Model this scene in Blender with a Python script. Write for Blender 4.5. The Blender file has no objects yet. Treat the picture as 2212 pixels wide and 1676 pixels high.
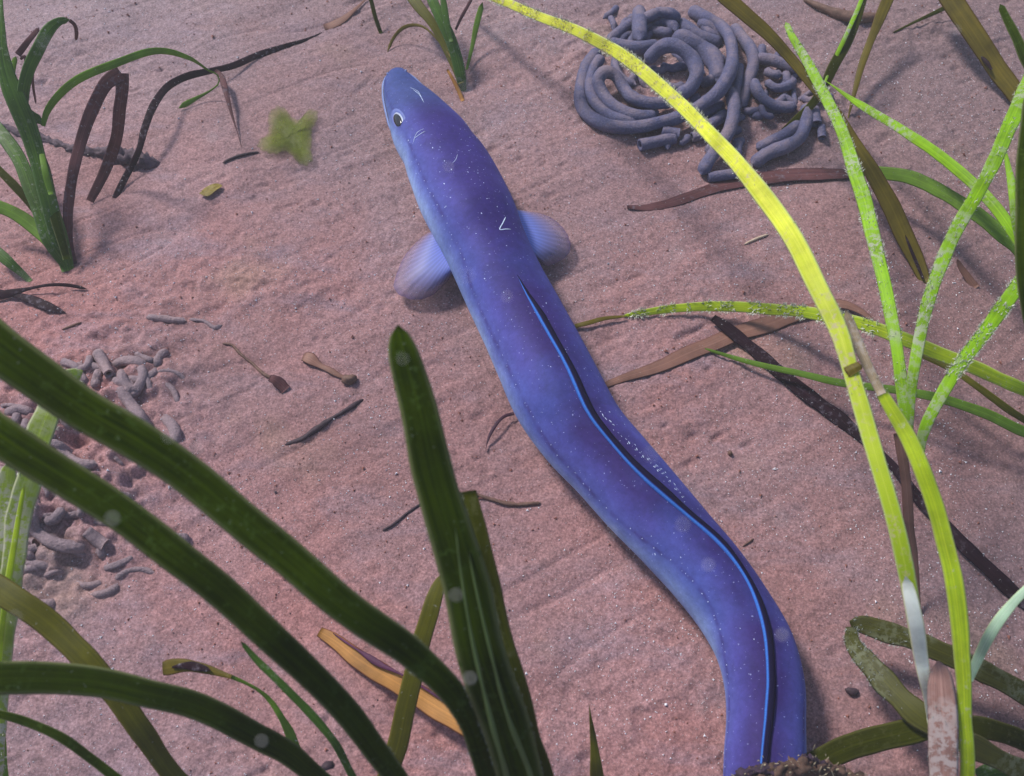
import bpy, math, random
import numpy as np
from mathutils import Vector, noise as mnoise
random.seed(7)
rng = np.random.default_rng(7)

# ------------------------------------------------------------------ camera, light, exposure
SC = bpy.context.scene
CAM_H = 0.60
TILT = math.radians(31)
FPX = 2170.0                      # focal length in units of the 2212 x 1676 survey grid
cam_d = bpy.data.cameras.new('camera')
cam = bpy.data.objects.new('camera', cam_d)
SC.collection.objects.link(cam)
cam.location = (0, 0, CAM_H)
cam.rotation_euler = (TILT, 0, 0)
cam_d.sensor_width = 36
cam_d.lens = 36 * FPX / 2212
cam_d.clip_start = 0.01
cam_d.clip_end = 200
cam_d.dof.use_dof = True
cam_d.dof.focus_distance = 0.70
cam_d.dof.aperture_fstop = 15.0
SC.camera = cam

W = bpy.data.worlds.new('World'); SC.world = W; W.use_nodes = True
wn = W.node_tree
sky = wn.nodes.new('ShaderNodeTexSky'); sky.sky_type = 'NISHITA'; sky.sun_disc = False
SUN_EL, SUN_AZ = math.radians(48), math.radians(-48)      # azimuth from +Y, negative = towards -X
sky.sun_elevation = SUN_EL; sky.sun_rotation = SUN_AZ
wn.links.new(sky.outputs[0], wn.nodes['Background'].inputs[0])
wn.nodes['Background'].inputs[1].default_value = 0.055
sl = bpy.data.lights.new('sun', 'SUN'); sl.energy = 1.5; sl.angle = math.radians(10); sl.color = (1, .955, .90)
so = bpy.data.objects.new('sun', sl); SC.collection.objects.link(so)
sdir = Vector((math.sin(SUN_AZ) * math.cos(SUN_EL), math.cos(SUN_AZ) * math.cos(SUN_EL), math.sin(SUN_EL)))
so.rotation_euler = sdir.to_track_quat('Z', 'Y').to_euler()
so.location = (0, 0, 3)
SC.view_settings.view_transform = 'Standard'
SC.view_settings.look = 'None'
SC.view_settings.gamma = 1
SC.view_settings.use_curve_mapping = False
SC.view_settings.exposure = 1.30
SC.cycles.use_denoising = True
SC.cycles.max_bounces = 8
SC.cycles.transparent_max_bounces = 12
SC.cycles.volume_bounces = 1

# ------------------------------------------------------------------ geometry helpers
CT, ST = math.cos(TILT), math.sin(TILT)
CAM = np.array([0, 0, CAM_H])
def ray(x, y):
    dx, dy = (x - 1106) / FPX, (838 - y) / FPX
    return np.array([dx, dy * CT + ST, dy * ST - CT])
def at(x, y, z=0.0):
    """the place at height z that the survey grid position (x, y) looks at"""
    d = ray(x, y); t = (z - CAM_H) / d[2]
    return CAM + d * t
def depth(P):
    v = np.asarray(P) - CAM
    return v @ np.array([0, ST, -CT])
def proj(P):
    v = np.asarray(P) - CAM
    d = v @ np.array([0, ST, -CT]); u = v @ np.array([0, CT, ST])
    return np.array([1106 + FPX * v[0] / d, 838 - FPX * u / d])

def hash2(ix, iy, seed):
    n = (ix.astype(np.int64) * 374761393 + iy.astype(np.int64) * 668265263 + seed * 1442695041) & 0xffffffff
    n = ((n ^ (n >> 13)) * 1274126177) & 0xffffffff
    n = (n ^ (n >> 16)) & 0xffffffff
    return n / 4294967295.0
def vnoise(x, y, seed=0):
    ix, iy = np.floor(x), np.floor(y); fx, fy = x - ix, y - iy
    ux, uy = fx * fx * fx * (fx * (fx * 6 - 15) + 10), fy * fy * fy * (fy * (fy * 6 - 15) + 10)
    a, b = hash2(ix, iy, seed), hash2(ix + 1, iy, seed)
    c, d = hash2(ix, iy + 1, seed), hash2(ix + 1, iy + 1, seed)
    return (a + (b - a) * ux + (c - a) * uy + (a - b - c + d) * ux * uy) * 2 - 1
def fbm(x, y, f, octs, seed):
    s = 0; a = 1
    for k in range(octs):
        s = s + a * vnoise(x * f + 17.3 * k, y * f - 9.1 * k, seed + k); f *= 2.03; a *= .55
    return s
MOUNDS = []       # x, y, rx, ry, h, roughness
for (px, py, rx, ry, h, ro) in [(1420, 165, .082, .072, .009, 1.5), (1700, 215, .055, .05, .007, 1.8), (190, 900, .075, .08, .016, 2.2),
                                (120, 1130, .07, .06, .008, 2.0), (1130, 900, .05, .05, -.002, .3), (480, 620, .08, .03, .003, .8),
                                (2000, 60, .08, .04, .006, .8), (880, 300, .10, .05, -.003, .1)]:
    p = at(px, py); MOUNDS.append((p[0], p[1], rx, ry, h, ro))
def ground(x, y):
    x = np.asarray(x, float); y = np.asarray(y, float)
    h = .0045 * fbm(x, y, 5.0, 3, 1)
    u, v = x * .86 + y * .5, -x * .5 + y * .86
    h = h + .0010 * fbm(u * 10, v * 48, 1.0, 3, 20)          # drag marks and ripples, lower left to upper right
    m = np.clip(vnoise(x * 9, y * 9, 44) * 1.2 + .45, 0.15, 1)
    h = h + .00034 * m * fbm(x, y, 110, 3, 31)
    h = h + .00030 * (.5 + m) * fbm(x, y, 400, 2, 63)
    g_ = np.abs(vnoise(u * 5 + .6 * v, v * 34, 140)); k_ = np.clip(vnoise(x * 6, y * 6, 150) * 1.5 + .2, 0, 1)
    h = h - .0011 * k_ * np.clip(1 - g_ / .10, 0, 1)            # drag scratches in patches
    h = h + .0009 * np.clip(vnoise(x * 160, y * 160, 171) - .55, 0, 1) * 2 * m      # loose lumps
    pits = np.clip(vnoise(u * 75, v * 130, 77) - .62, 0, 1)
    h = h - .0065 * pits * m
    for (cx, cy, rx, ry, hh, ro) in MOUNDS:
        d2 = ((x - cx) / rx) ** 2 + ((y - cy) / ry) ** 2
        g = np.exp(-d2 * 1.1)
        h = h + g * hh
        if ro > .5:
            h = h + g * ro * .0022 * fbm(x, y, 70, 3, 90)
            h = h + g * ro * .0016 * np.abs(vnoise(x * 130, y * 130, 95))
    return h
def gz(x, y): return float(ground(x, y))
def on(x, y, off=0.0):
    """a place on the seabed (plus off)"""
    P = at(x, y, 0)
    for _ in range(4): P = at(x, y, gz(P[0], P[1]) + off)
    return P

def mesh_obj(name, verts, faces, mat=None, parent=None, smooth=True, uvs=None, attrs=None):
    me = bpy.data.meshes.new(name)
    me.from_pydata([tuple(map(float, v)) for v in verts], [], faces)
    if mat: me.materials.append(mat)
    if smooth: me.polygons.foreach_set('use_smooth', [True] * len(me.polygons))
    if uvs is not None:
        l = me.uv_layers.new(name='UVMap')
        vi = np.empty(len(me.loops), int); me.loops.foreach_get('vertex_index', vi)
        l.data.foreach_set('uv', np.asarray(uvs, float)[vi].ravel())
    for k, arr in (attrs or {}).items():
        a = me.attributes.new(k, 'FLOAT', 'POINT'); a.data.foreach_set('value', np.asarray(arr, float))
    o = bpy.data.objects.new(name, me); SC.collection.objects.link(o)
    if parent: o.parent = parent; o.matrix_parent_inverse = parent.matrix_world.inverted()
    return o
def tag(o, label=None, cat=None, group=None, kind=None):
    if label: o['label'] = label
    if cat: o['category'] = cat
    if group: o['group'] = group
    if kind: o['kind'] = kind
    return o
def thing(name, loc, label, cat, group=None):
    e = bpy.data.objects.new(name, None); e.empty_display_size = .02
    SC.collection.objects.link(e); e.location = tuple(map(float, loc))
    bpy.context.view_layer.update()
    return tag(e, label, cat, group)

def catmull(C, n):
    C = np.asarray(C, float)
    if len(C) == 2:
        t = np.linspace(0, 1, n)[:, None]; return C[0] * (1 - t) + C[1] * t
    E = np.vstack([2 * C[0] - C[1], C, 2 * C[-1] - C[-2]])
    seg = np.linalg.norm(np.diff(C[:, :3], axis=0), axis=1) + 1e-9
    cum = np.concatenate([[0], np.cumsum(seg)])
    out = []
    for s in np.linspace(0, cum[-1], n):
        i = min(np.searchsorted(cum, s, side='right') - 1, len(C) - 2); i = max(i, 0)
        t = (s - cum[i]) / seg[i]
        p0, p1, p2, p3 = E[i], E[i + 1], E[i + 2], E[i + 3]
        l1, l0, l2 = seg[i], seg[i - 1] if i else seg[i], seg[i + 1] if i + 1 < len(seg) else seg[i]
        m1 = ((p1 - p0) / l0 * l1 + (p2 - p1)) / 2 if True else 0
        m2 = ((p2 - p1) + (p3 - p2) / l2 * l1) / 2
        lim = 1.5
        t2, t3 = t * t, t * t * t
        out.append((2 * t3 - 3 * t2 + 1) * p1 + (t3 - 2 * t2 + t) * m1 + (-2 * t3 + 3 * t2) * p2 + (t3 - t2) * m2)
    return np.array(out)
def unit(v): return v / (np.linalg.norm(v, axis=-1, keepdims=True) + 1e-12)

BLADES = []
def blade(name, pts, mat, parent=None, face=1.0, twist=0, thick=.0009, n=None, wob=.05, tip='round', curl=0.0, wmax=None, base='cut'):
    """strap-like leaf. pts: (x, y, height above the seabed or ('a', z), width on the survey grid)"""
    C = []
    for p in pts:
        x, y, h, w = p[:4]
        P = on(x, y, h)
        C.append([*P, w * depth(P) / FPX])
    if n is None: n = max(14, min(110, int(sum(math.dist(a[:2], b[:2]) for a, b in zip(pts, pts[1:])) / 11)))
    S = catmull(C, n); P = S[:, :3]; w = np.clip(S[:, 3], .0004, None)
    if face < .5:       # lying leaves keep clear of the sand
        g = ground(P[:, 0], P[:, 1]) + .0007; P[:, 2] = np.maximum(P[:, 2], g)
    T = unit(np.gradient(P, axis=0))
    V = unit(CAM - P); up = np.array([0, 0, 1.0])
    D = unit(V * face + up * (1 - face) + 1e-6)
    side = unit(np.cross(T, D)); nor = np.cross(side, T)
    ang = np.radians(twist) * np.ones(n) if np.isscalar(twist) else np.radians(np.interp(np.linspace(0, 1, n), np.linspace(0, 1, len(twist)), twist))
    sd = random.random() * 100
    ang = ang + .18 * np.array([mnoise.noise((i * .09, sd, 3)) for i in range(n)])
    ca, sa = np.cos(ang)[:, None], np.sin(ang)[:, None]
    side, nor = side * ca + nor * sa, nor * ca - side * sa
    wv = w * (1 + wob * np.array([mnoise.noise((i * .25, sd, 0)) for i in range(n)]) * 2)
    L = np.concatenate([[0], np.cumsum(np.linalg.norm(np.diff(P, axis=0), axis=1))])
    if tip == 'round':
        e = np.clip((L[-1] - L) / (w * 1.1), 0, 1); wv = wv * np.sqrt(np.clip(1 - (1 - e) ** 2, .02, 1))
    elif tip == 'point':
        e = np.clip((L[-1] - L) / (w.max() * 6), 0, 1); wv = wv * (e ** .7 + .02)
    P = P + side * (w * .10 * np.array([mnoise.noise((i * .13, 5, sd)) for i in range(n)]))[:, None]
    us = np.array([-1, -.82, -.4, 0, .4, .82, 1])
    prof = np.array([.12, .55, .85, 1.0, .85, .55, .12])
    verts, uv = [], []
    for i in range(n):
        for s in (1, -1):
            for u, pf in zip(us, prof):
                if s == -1 and abs(u) == 1: continue
                off = s * pf * thick / 2 + curl * w[i] * u * u * .5
                verts.append(P[i] + side[i] * u * wv[i] / 2 + nor[i] * off)
                uv.append((u * .5 + .5, L[i] * 10))
    m = 12
    ring = [0, 1, 2, 3, 4, 5, 6, 11, 10, 9, 8, 7]
    faces = []
    for i in range(n - 1):
        for k in range(12):
            a, b = ring[k], ring[(k + 1) % 12]
            faces.append((i * m + a, i * m + b, (i + 1) * m + b, (i + 1) * m + a))
    faces.append(tuple(ring)); faces.append(tuple((n - 1) * m + r for r in ring[::-1]))
    o = mesh_obj(name, verts, faces, mat, parent, uvs=uv)
    o['_b'] = len(BLADES); BLADES.append((P, side, nor, wv, T, thick)); return o
def del_b(o):
    i = o['_b']; del o['_b']; return BLADES[i]

def fuzz(o, mat, count, ln, t0=0, t1=1, edge=.75, name='epiphyte_fuzz'):
    """tufts of fine epiphytes growing on a leaf: real slivers, joined"""
    P, side, nor, wv, T, thick = BLADES[o['_b']]
    n = len(P); V, F = [], []
    r = random.Random(len(P) * 31 + count)
    for _ in range(count):
        c = r.uniform(t0, t1) * (n - 1.01); i = int(c); f = c - i
        if mnoise.noise((c * .35, 2, 1)) < -.12 + .1 * r.random(): continue
        p = P[i] * (1 - f) + P[i + 1] * f
        u = r.choice((-1, 1)) * (1 if r.random() < edge else r.random())
        b = p + side[i] * u * wv[i] / 2 + nor[i] * thick * .5
        for q in range(r.choice((2, 3, 4))):
            d = unit(side[i] * (u * r.uniform(.3, 1.1)) + nor[i] * r.uniform(.2, 1.0) + T[i] * r.uniform(-1, 1))
            l = ln * r.uniform(.4, 1.3); wd = ln * r.uniform(.05, .14)
            s = unit(np.cross(d, np.array([r.random(), r.random(), r.random()])))
            bend = np.array([r.uniform(-1, 1), r.uniform(-1, 1), r.uniform(-1, 1)]) * l * .4
            k = len(V)
            V += [b - s * wd, b + s * wd, b + d * l * .55 + bend * .4 - s * wd * .8, b + d * l * .55 + bend * .4 + s * wd * .8, b + d * l + bend]
            F += [(k, k + 1, k + 3, k + 2), (k + 2, k + 3, k + 4)]
    if V:
        f = mesh_obj(name, V, F, mat, o, smooth=False); f['kind'] = 'stuff'; return f

def tube(name, pts, mat, parent=None, nseg=12, n=None, rough=.06, caps='round', ysq=1.0, sink=.25, noise_f=160, hollow=False):
    """pts: (x, y, height of the axis above the seabed or None to rest on it, radius on the survey grid)"""
    C = []
    for x, y, h, r in pts:
        P = on(x, y, 0); rr = r * depth(P) / FPX
        P = on(x, y, rr * (1 - sink) if h is None else h); rr = r * depth(P) / FPX
        C.append([*P, rr])
    if n is None: n = max(8, int(sum(math.dist(a[:2], b[:2]) for a, b in zip(pts, pts[1:])) / 5))
    S = catmull(C, n); P = S[:, :3]; r = np.clip(S[:, 3], .0001, None)
    T = unit(np.gradient(P, axis=0)); up = np.array([0, 0, 1.0])
    s = unit(np.cross(T, up)); u = np.cross(s, T)
    L = np.concatenate([[0], np.cumsum(np.linalg.norm(np.diff(P, axis=0), axis=1))])
    if caps == 'round':
        e = np.clip(np.minimum(L, L[-1] - L) / (r * .9), 0, 1); rv = r * np.sqrt(np.clip(1 - (1 - e) ** 2, .03, 1))
    else: rv = r
    sd = random.random() * 50
    V, uv = [], []
    for i in range(n):
        for k in range(nseg):
            a = 2 * math.pi * k / nseg
            d = s[i] * math.sin(a) + u[i] * math.cos(a) * ysq
            nz = mnoise.noise(Vector(P[i] * noise_f + d * 1.4) + Vector((sd, 0, 0))) * rough + mnoise.noise(Vector(P[i] * noise_f * 4 + d * 4)) * rough * .5
            V.append(P[i] + d * rv[i] * (1 + nz)); uv.append((k / nseg, L[i] * 10))
    F = [(i * nseg + k, i * nseg + (k + 1) % nseg, (i + 1) * nseg + (k + 1) % nseg, (i + 1) * nseg + k) for i in range(n - 1) for k in range(nseg)]
    if hollow:      # broken open end: an inner wall a little way in
        for end in (0, n - 1):
            b = len(V); din = T[end] * (1 if end == 0 else -1)
            for k in range(nseg):
                V.append(P[end] + (V[end * nseg + k] - P[end]) * .62); uv.append((k / nseg, 0))
            for k in range(nseg):
                V.append(P[end] + din * r[end] * 1.0 + (V[end * nseg + k] - P[end]) * .45); uv.append((k / nseg, 0))
            for k in range(nseg):
                k2 = (k + 1) % nseg
                F.append((end * nseg + k, b + k, b + k2, end * nseg + k2))
                F.append((b + k, b + nseg + k, b + nseg + k2, b + k2))
            F.append(tuple(b + nseg + k for k in range(nseg)))
    else:
        F.append(tuple(range(nseg))); F.append(tuple((n - 1) * nseg + k for k in range(nseg)[::-1]))
    return mesh_obj(name, V, F, mat, parent, uvs=uv)

# ------------------------------------------------------------------ materials
class M:
    def __init__(s, name):
        s.m = bpy.data.materials.new(name); s.m.use_nodes = True; s.t = s.m.node_tree; s.n = s.t.nodes
        s.b = s.n['Principled BSDF']; s.out = s.n['Material Output']
    def new(s, t, **kw):
        n = s.n.new(t)
        for k, v in kw.items():
            if hasattr(n, k): setattr(n, k, v)
            else: n.inputs[k].default_value = v
        return n
    def l(s, a, b): s.t.links.new(a, b)
    def coord(s, which='Object', scale=(1, 1, 1), rot=(0, 0, 0)):
        tc = s.new('ShaderNodeTexCoord'); mp = s.new('ShaderNodeMapping')
        mp.inputs['Scale'].default_value = scale; mp.inputs['Rotation'].default_value = rot
        s.l(tc.outputs[which], mp.inputs[0]); return mp.outputs[0]
    def noise(s, co, scale, detail=4, rough=.55, dist=0):
        n = s.new('ShaderNodeTexNoise'); n.inputs['Scale'].default_value = scale; n.inputs['Detail'].default_value = detail
        n.inputs['Roughness'].default_value = rough; n.inputs['Distortion'].default_value = dist
        if co: s.l(co, n.inputs['Vector'])
        return n.outputs['Fac']
    def ramp(s, fac, stops, interp='LINEAR'):
        r = s.new('ShaderNodeValToRGB'); cr = r.color_ramp; cr.interpolation = interp
        while len(cr.elements) < len(stops): cr.elements.new(.5)
        for e, (p, c) in zip(cr.elements, stops):
            e.position = p; e.color = (*c, 1) if not np.isscalar(c) else (c, c, c, 1)
        s.l(fac, r.inputs[0]); return r.outputs[0]
    def mix(s, fac, a, b, mode='MIX'):
        m = s.new('ShaderNodeMix'); m.data_type = 'RGBA'; m.blend_type = mode
        for v, i in ((fac, 0), (a, 6), (b, 7)):
            if hasattr(v, 'links'): s.l(v, m.inputs[i])
            else: m.inputs[i].default_value = v if i == 0 else (*v, 1)
        return m.outputs[2]
    def bump(s, h, strength, dist=.001, nrm=None):
        b = s.new('ShaderNodeBump'); b.inputs['Strength'].default_value = strength; b.inputs['Distance'].default_value = dist
        s.l(h, b.inputs['Height'])
        if nrm: s.l(nrm, b.inputs['Normal'])
        return b.outputs[0]

def mat_sand():
    m = M('sand'); co = m.coord('Object')
    st = m.coord('Object', (1, 2.6, 1), (0, 0, -.52))
    big = m.noise(co, 3.4, 5, .6, .4)
    c = m.ramp(big, [(.30, (.355, .150, .138)), (.44, (.365, .178, .172)), (.57, (.345, .205, .215)), (.72, (.285, .200, .235))])
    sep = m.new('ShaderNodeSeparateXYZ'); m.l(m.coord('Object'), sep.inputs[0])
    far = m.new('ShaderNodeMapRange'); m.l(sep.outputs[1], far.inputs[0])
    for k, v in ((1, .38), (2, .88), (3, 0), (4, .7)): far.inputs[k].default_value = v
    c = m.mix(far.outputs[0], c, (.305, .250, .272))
    warm = m.ramp(m.noise(st, 7, 4, .6), [(.55, 0), (.75, 1)])
    c = m.mix(m.mix(.18, (0, 0, 0), m.mix(1, warm, (1, 1, 1), 'MULTIPLY')), c, (.40, .17, .13))
    silt = m.ramp(m.noise(st, 12, 5, .65, .5), [(.50, 0), (.68, 1)])
    c = m.mix(m.mix(.45, (0, 0, 0), silt), c, (.27, .21, .26))
    org = m.ramp(m.noise(m.coord('Object', (1, 1, 1), (0, 0, 1.1)), 2.3, 3, .5, .6), [(.50, 0), (.66, 1)])
    c = m.mix(m.mix(.55, (0, 0, 0), org), c, (.23, .135, .135))
    side = m.new('ShaderNodeMapRange'); m.l(sep.outputs[0], side.inputs[0])  # dims the sand towards the right: uneven light put into its colour
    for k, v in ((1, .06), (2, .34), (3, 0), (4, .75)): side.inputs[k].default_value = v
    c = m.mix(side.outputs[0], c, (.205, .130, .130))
    dia = m.ramp(m.noise(co, 8, 3, .5), [(.60, 0), (.78, 1)])
    c = m.mix(m.mix(.35, (0, 0, 0), dia), c, (.36, .27, .14))
    g = m.ramp(m.noise(co, 620, 3, .7), [(.28, .48), (.5, .98), (.72, 1.6)])
    c = m.mix(.85, c, g, 'MULTIPLY')
    g2 = m.ramp(m.noise(co, 190, 5, .75), [(.28, .62), (.5, 1.0), (.72, 1.30)])
    c = m.mix(.9, c, g2, 'MULTIPLY')
    sp = m.ramp(m.noise(co, 1500, 1, .5), [(.72, 0), (.76, 1)])
    c = m.mix(m.mix(.5, (0, 0, 0), sp), c, (.75, .66, .66))
    bl = m.ramp(m.noise(co, 240, 2, .6), [(.70, 0), (.76, 1)])
    c = m.mix(m.mix(.55, (0, 0, 0), bl), c, (.075, .05, .075))
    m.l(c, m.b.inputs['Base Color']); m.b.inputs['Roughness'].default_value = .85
    m.b.inputs['Specular IOR Level'].default_value = .25
    nb = m.bump(m.noise(co, 520, 4, .75), 0.75, .0012)
    nb = m.bump(m.noise(co, 110, 4, .6), .12, .003, nb)
    m.l(nb, m.b.inputs['Normal']); return m.m
def mat_cast(name='cast_silt', a=(.075, .076, .160), b=(.108, .105, .190), c3=(.24, .165, .18)):
    m = M(name); co = m.coord('Object')
    c = m.ramp(m.noise(co, 22, 4, .6), [(.3, a), (.55, b), (.78, c3)])
    g = m.ramp(m.noise(co, 700, 3, .7), [(.25, .6), (.5, 1.0), (.76, 1.5)])
    c = m.mix(.8, c, g, 'MULTIPLY')
    sp = m.ramp(m.noise(co, 1300, 1, .5), [(.73, 0), (.76, 1)])
    c = m.mix(m.mix(.5, (0, 0, 0), sp), c, (.6, .58, .65))
    # silt and sand that has settled on the upward faces
    ge = m.new('ShaderNodeNewGeometry'); sz = m.new('ShaderNodeSeparateXYZ'); m.l(ge.outputs['Normal'], sz.inputs[0])
    up = m.ramp(sz.outputs[2], [(.55, 0), (.95, 1)]); dn = m.ramp(m.noise(co, 60, 4, .7), [(.42, 0), (.60, 1)])
    c = m.mix(m.mix(.55, (0, 0, 0), m.mix(1, up, dn, 'MULTIPLY')), c, (.27, .20, .225))
    m.l(c, m.b.inputs['Base Color']); m.b.inputs['Roughness'].default_value = .85
    nb = m.bump(m.noise(co, 600, 3, .7), .6, .001); nb = m.bump(m.noise(co, 150, 4, .7), .5, .002, nb)
    m.l(nb, m.b.inputs['Normal']); return m.m
def mat_leaf(name, dark, light, edge=None, young=None, patch=None, patch_amt=.0, trans=.35, rough=.5, specks=0, streak=26, spec=.22):
    m = M(name); co = m.coord('UV', (streak, 1.6, 1)); ob = m.coord('Object')
    c = m.mix(m.ramp(m.noise(co, 1.0, 4, .65), [(.35, 0), (.68, 1)]), dark, light)
    blotch = m.ramp(m.noise(ob, 45, 4, .6), [(.32, .62), (.5, 1.0), (.7, 1.35)])
    c = m.mix(.75, c, blotch, 'MULTIPLY')
    tc = m.new('ShaderNodeTexCoord'); sx = m.new('ShaderNodeSeparateXYZ'); m.l(tc.outputs['UV'], sx.inputs[0])
    if young:      # greener where the leaf is young, near its foot
        yo = m.new('ShaderNodeMapRange'); m.l(sx.outputs[1], yo.inputs[0])
        for k, v in ((1, 2.4), (2, 4.6), (3, 1), (4, 0)): yo.inputs[k].default_value = v
        c = m.mix(yo.outputs[0], c, young)
    if edge:
        e = m.ramp(sx.outputs[0], [(0, 1), (.10, .15), (.16, 0), (.84, 0), (.90, .15), (1, 1)])
        c = m.mix(m.mix(.75, (0, 0, 0), e), c, edge)
    mid = m.ramp(sx.outputs[0], [(.44, 0), (.5, 1), (.56, 0)])
    c = m.mix(m.mix(.25, (0, 0, 0), mid), c, tuple(min(1, v * 1.7) for v in light))
    if patch:
        p = m.ramp(m.noise(ob, 260, 5, .7), [(.62 - patch_amt * .3, 0), (.68 - patch_amt * .25, 1)])
        p2 = m.ramp(m.noise(ob, 28, 2, .5), [(.42, 0), (.60, 1)])
        c = m.mix(m.mix(1, p, p2, 'MULTIPLY'), c, patch)
    if specks:
        s = m.ramp(m.noise(ob, 520, 2, .5), [(.70, 0), (.74, 1)])
        c = m.mix(m.mix(specks, (0, 0, 0), s), c, (.55, .55, .55))
    m.l(c, m.b.inputs['Base Color']); m.b.inputs['Roughness'].default_value = rough; m.b.inputs['Specular IOR Level'].default_value = spec
    m.l(m.bump(m.noise(co, 1.0, 3, .6), .35, .0004), m.b.inputs['Normal'])
    if trans > 0:
        tr = m.new('ShaderNodeBsdfTranslucent'); m.l(c, tr.inputs[0])
        mx = m.new('ShaderNodeMixShader'); mx.inputs[0].default_value = trans
        m.l(m.b.outputs[0], mx.inputs[1]); m.l(tr.outputs[0], mx.inputs[2]); m.l(mx.outputs[0], m.out.inputs[0])
    return m.m
def mat_plain(name, col, rough=.6, var=.4, scale=300, spec=.4):
    m = M(name); co = m.coord('Object')
    c = m.mix(var, col, m.ramp(m.noise(co, scale, 4, .65), [(.3, .4), (.7, 1.6)]), 'MULTIPLY')
    m.l(c, m.b.inputs['Base Color']); m.b.inputs['Roughness'].default_value = rough
    m.b.inputs['Specular IOR Level'].default_value = spec
    return m.m
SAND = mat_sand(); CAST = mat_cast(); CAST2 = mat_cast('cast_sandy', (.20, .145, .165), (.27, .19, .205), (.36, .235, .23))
DARK = mat_leaf('leaf_dark_green', (.013, .028, .0001), (.042, .068, .0003), edge=(.26, .28, .13), patch=(.05, .085, .012), patch_amt=.25, trans=.3, specks=.12, streak=14, spec=.0)
DARKO = mat_leaf('leaf_dark_olive', (.026, .032, .0010), (.055, .062, .0020), edge=(.14, .13, .04), patch=(.07, .075, .02), patch_amt=.3, trans=.25, specks=.15, streak=14, spec=.02)
LOOP = mat_leaf('leaf_encrusted_olive', (.040, .040, .003), (.085, .085, .007), edge=(.13, .12, .04), patch=(.16, .17, .09), patch_amt=.5, trans=.25, streak=14)
OLIVE = mat_leaf('leaf_olive', (.085, .085, .002), (.14, .13, .004), edge=(.20, .16, .03), trans=.3, specks=.3)
MID = mat_leaf('leaf_mid_green', (.035, .095, .012), (.11, .22, .022), edge=(.12, .20, .08), patch=(.20, .26, .14), patch_amt=.25, trans=.3, specks=.5)
MIDL = mat_leaf('leaf_fresh_green', (.12, .24, .02), (.19, .33, .03), trans=.35, specks=.4)
BRIGHT = mat_leaf('leaf_bright_green', (.24, .48, .006), (.38, .66, .010), streak=9, edge=(.40, .60, .10), patch=(.52, .58, .38), patch_amt=.5, trans=.4)
YELLOW = mat_leaf('leaf_yellow_green', (.62, .68, .03), (.86, .86, .10), young=(.42, .58, .014), edge=(.78, .88, .50), patch=(.62, .56, .28), patch_amt=.30, trans=.35, streak=9)
YELLOW2 = mat_leaf('leaf_yellow_sheath', (.33, .48, .012), (.55, .68, .02), streak=10, edge=(.62, .68, .25), patch=(.55, .58, .33), patch_amt=.1, trans=.35)
MOSSY = mat_leaf('leaf_overgrown', (.22, .32, .03), (.36, .46, .05), edge=(.50, .50, .36), patch=(.50, .48, .38), patch_amt=.6, trans=.2)
TAN = mat_leaf('leaf_tan', (.13, .10, .008), (.20, .15, .014), edge=(.15, .08, .015), trans=.3, streak=10)
BROWN = mat_leaf('leaf_brown', (.085, .036, .042), (.17, .072, .070), edge=(.05, .025, .04), patch=(.16, .11, .13), patch_amt=.3, trans=.1, specks=.5, spec=.08)
BLACK = mat_leaf('leaf_black', (.012, .005, .010), (.03, .012, .018), edge=(.02, .01, .02), patch=(.10, .08, .10), patch_amt=.3, trans=0, specks=.8, spec=.05)
ORANGE = mat_leaf('leaf_orange', (.42, .19, .045), (.52, .25, .06), edge=(.20, .05, .06), trans=.25)
RUST = mat_leaf('leaf_rust', (.23, .11, .08), (.30, .155, .115), edge=(.12, .045, .04), trans=.15, specks=.3)
PINK = mat_leaf('sheath_pink', (.30, .15, .12), (.50, .29, .24), edge=(.26, .2, .2), patch=(.60, .48, .44), patch_amt=.6, trans=.15)
GREYTAN = mat_leaf('sheath_grey', (.26, .19, .12), (.42, .33, .22), edge=(.38, .32, .3), patch=(.5, .44, .40), patch_amt=.4, trans=.2)
PALE = mat_leaf('leaf_pale', (.50, .72, .50), (.75, .92, .72), edge=(.75, .80, .45), trans=.4)
WHITE = mat_leaf('leaf_bleached', (.92, .95, .92), (.97, .98, .97), edge=(.90, .85, .45), trans=.55, rough=.25)
RIB = mat_leaf('leaf_rib', (.05, .085, .02), (.12, .17, .06), trans=.1)
FUZZ = mat_plain('epiphyte', (.62, .62, .52), .8, .5)
FUZZG = mat_plain('epiphyte_grey', (.34, .36, .32), .8, .6)
TWIG = mat_plain('twig', (.045, .025, .035), .7, .7, 500)
SILTY = mat_plain('silty_wood', (.11, .075, .095), .8, .9, 350)
TWIGB = mat_plain('twig_brown', (.14, .075, .055), .7, .7, 400)
GRAINW = mat_plain('grain_white', (.93, .91, .95), .2, .1, 50, .8)
GRAIND = mat_plain('grain_dark', (.10, .07, .085), .7, .5, 50)
GRAINR = mat_plain('grain_red', (.30, .12, .09), .7, .6, 50)
CLOD = mat_plain('sand_clod', (.34, .205, .205), .9, .5, 500, .2)
SNOW = mat_plain('snow', (.75, .70, .69), .6, .1)

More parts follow.
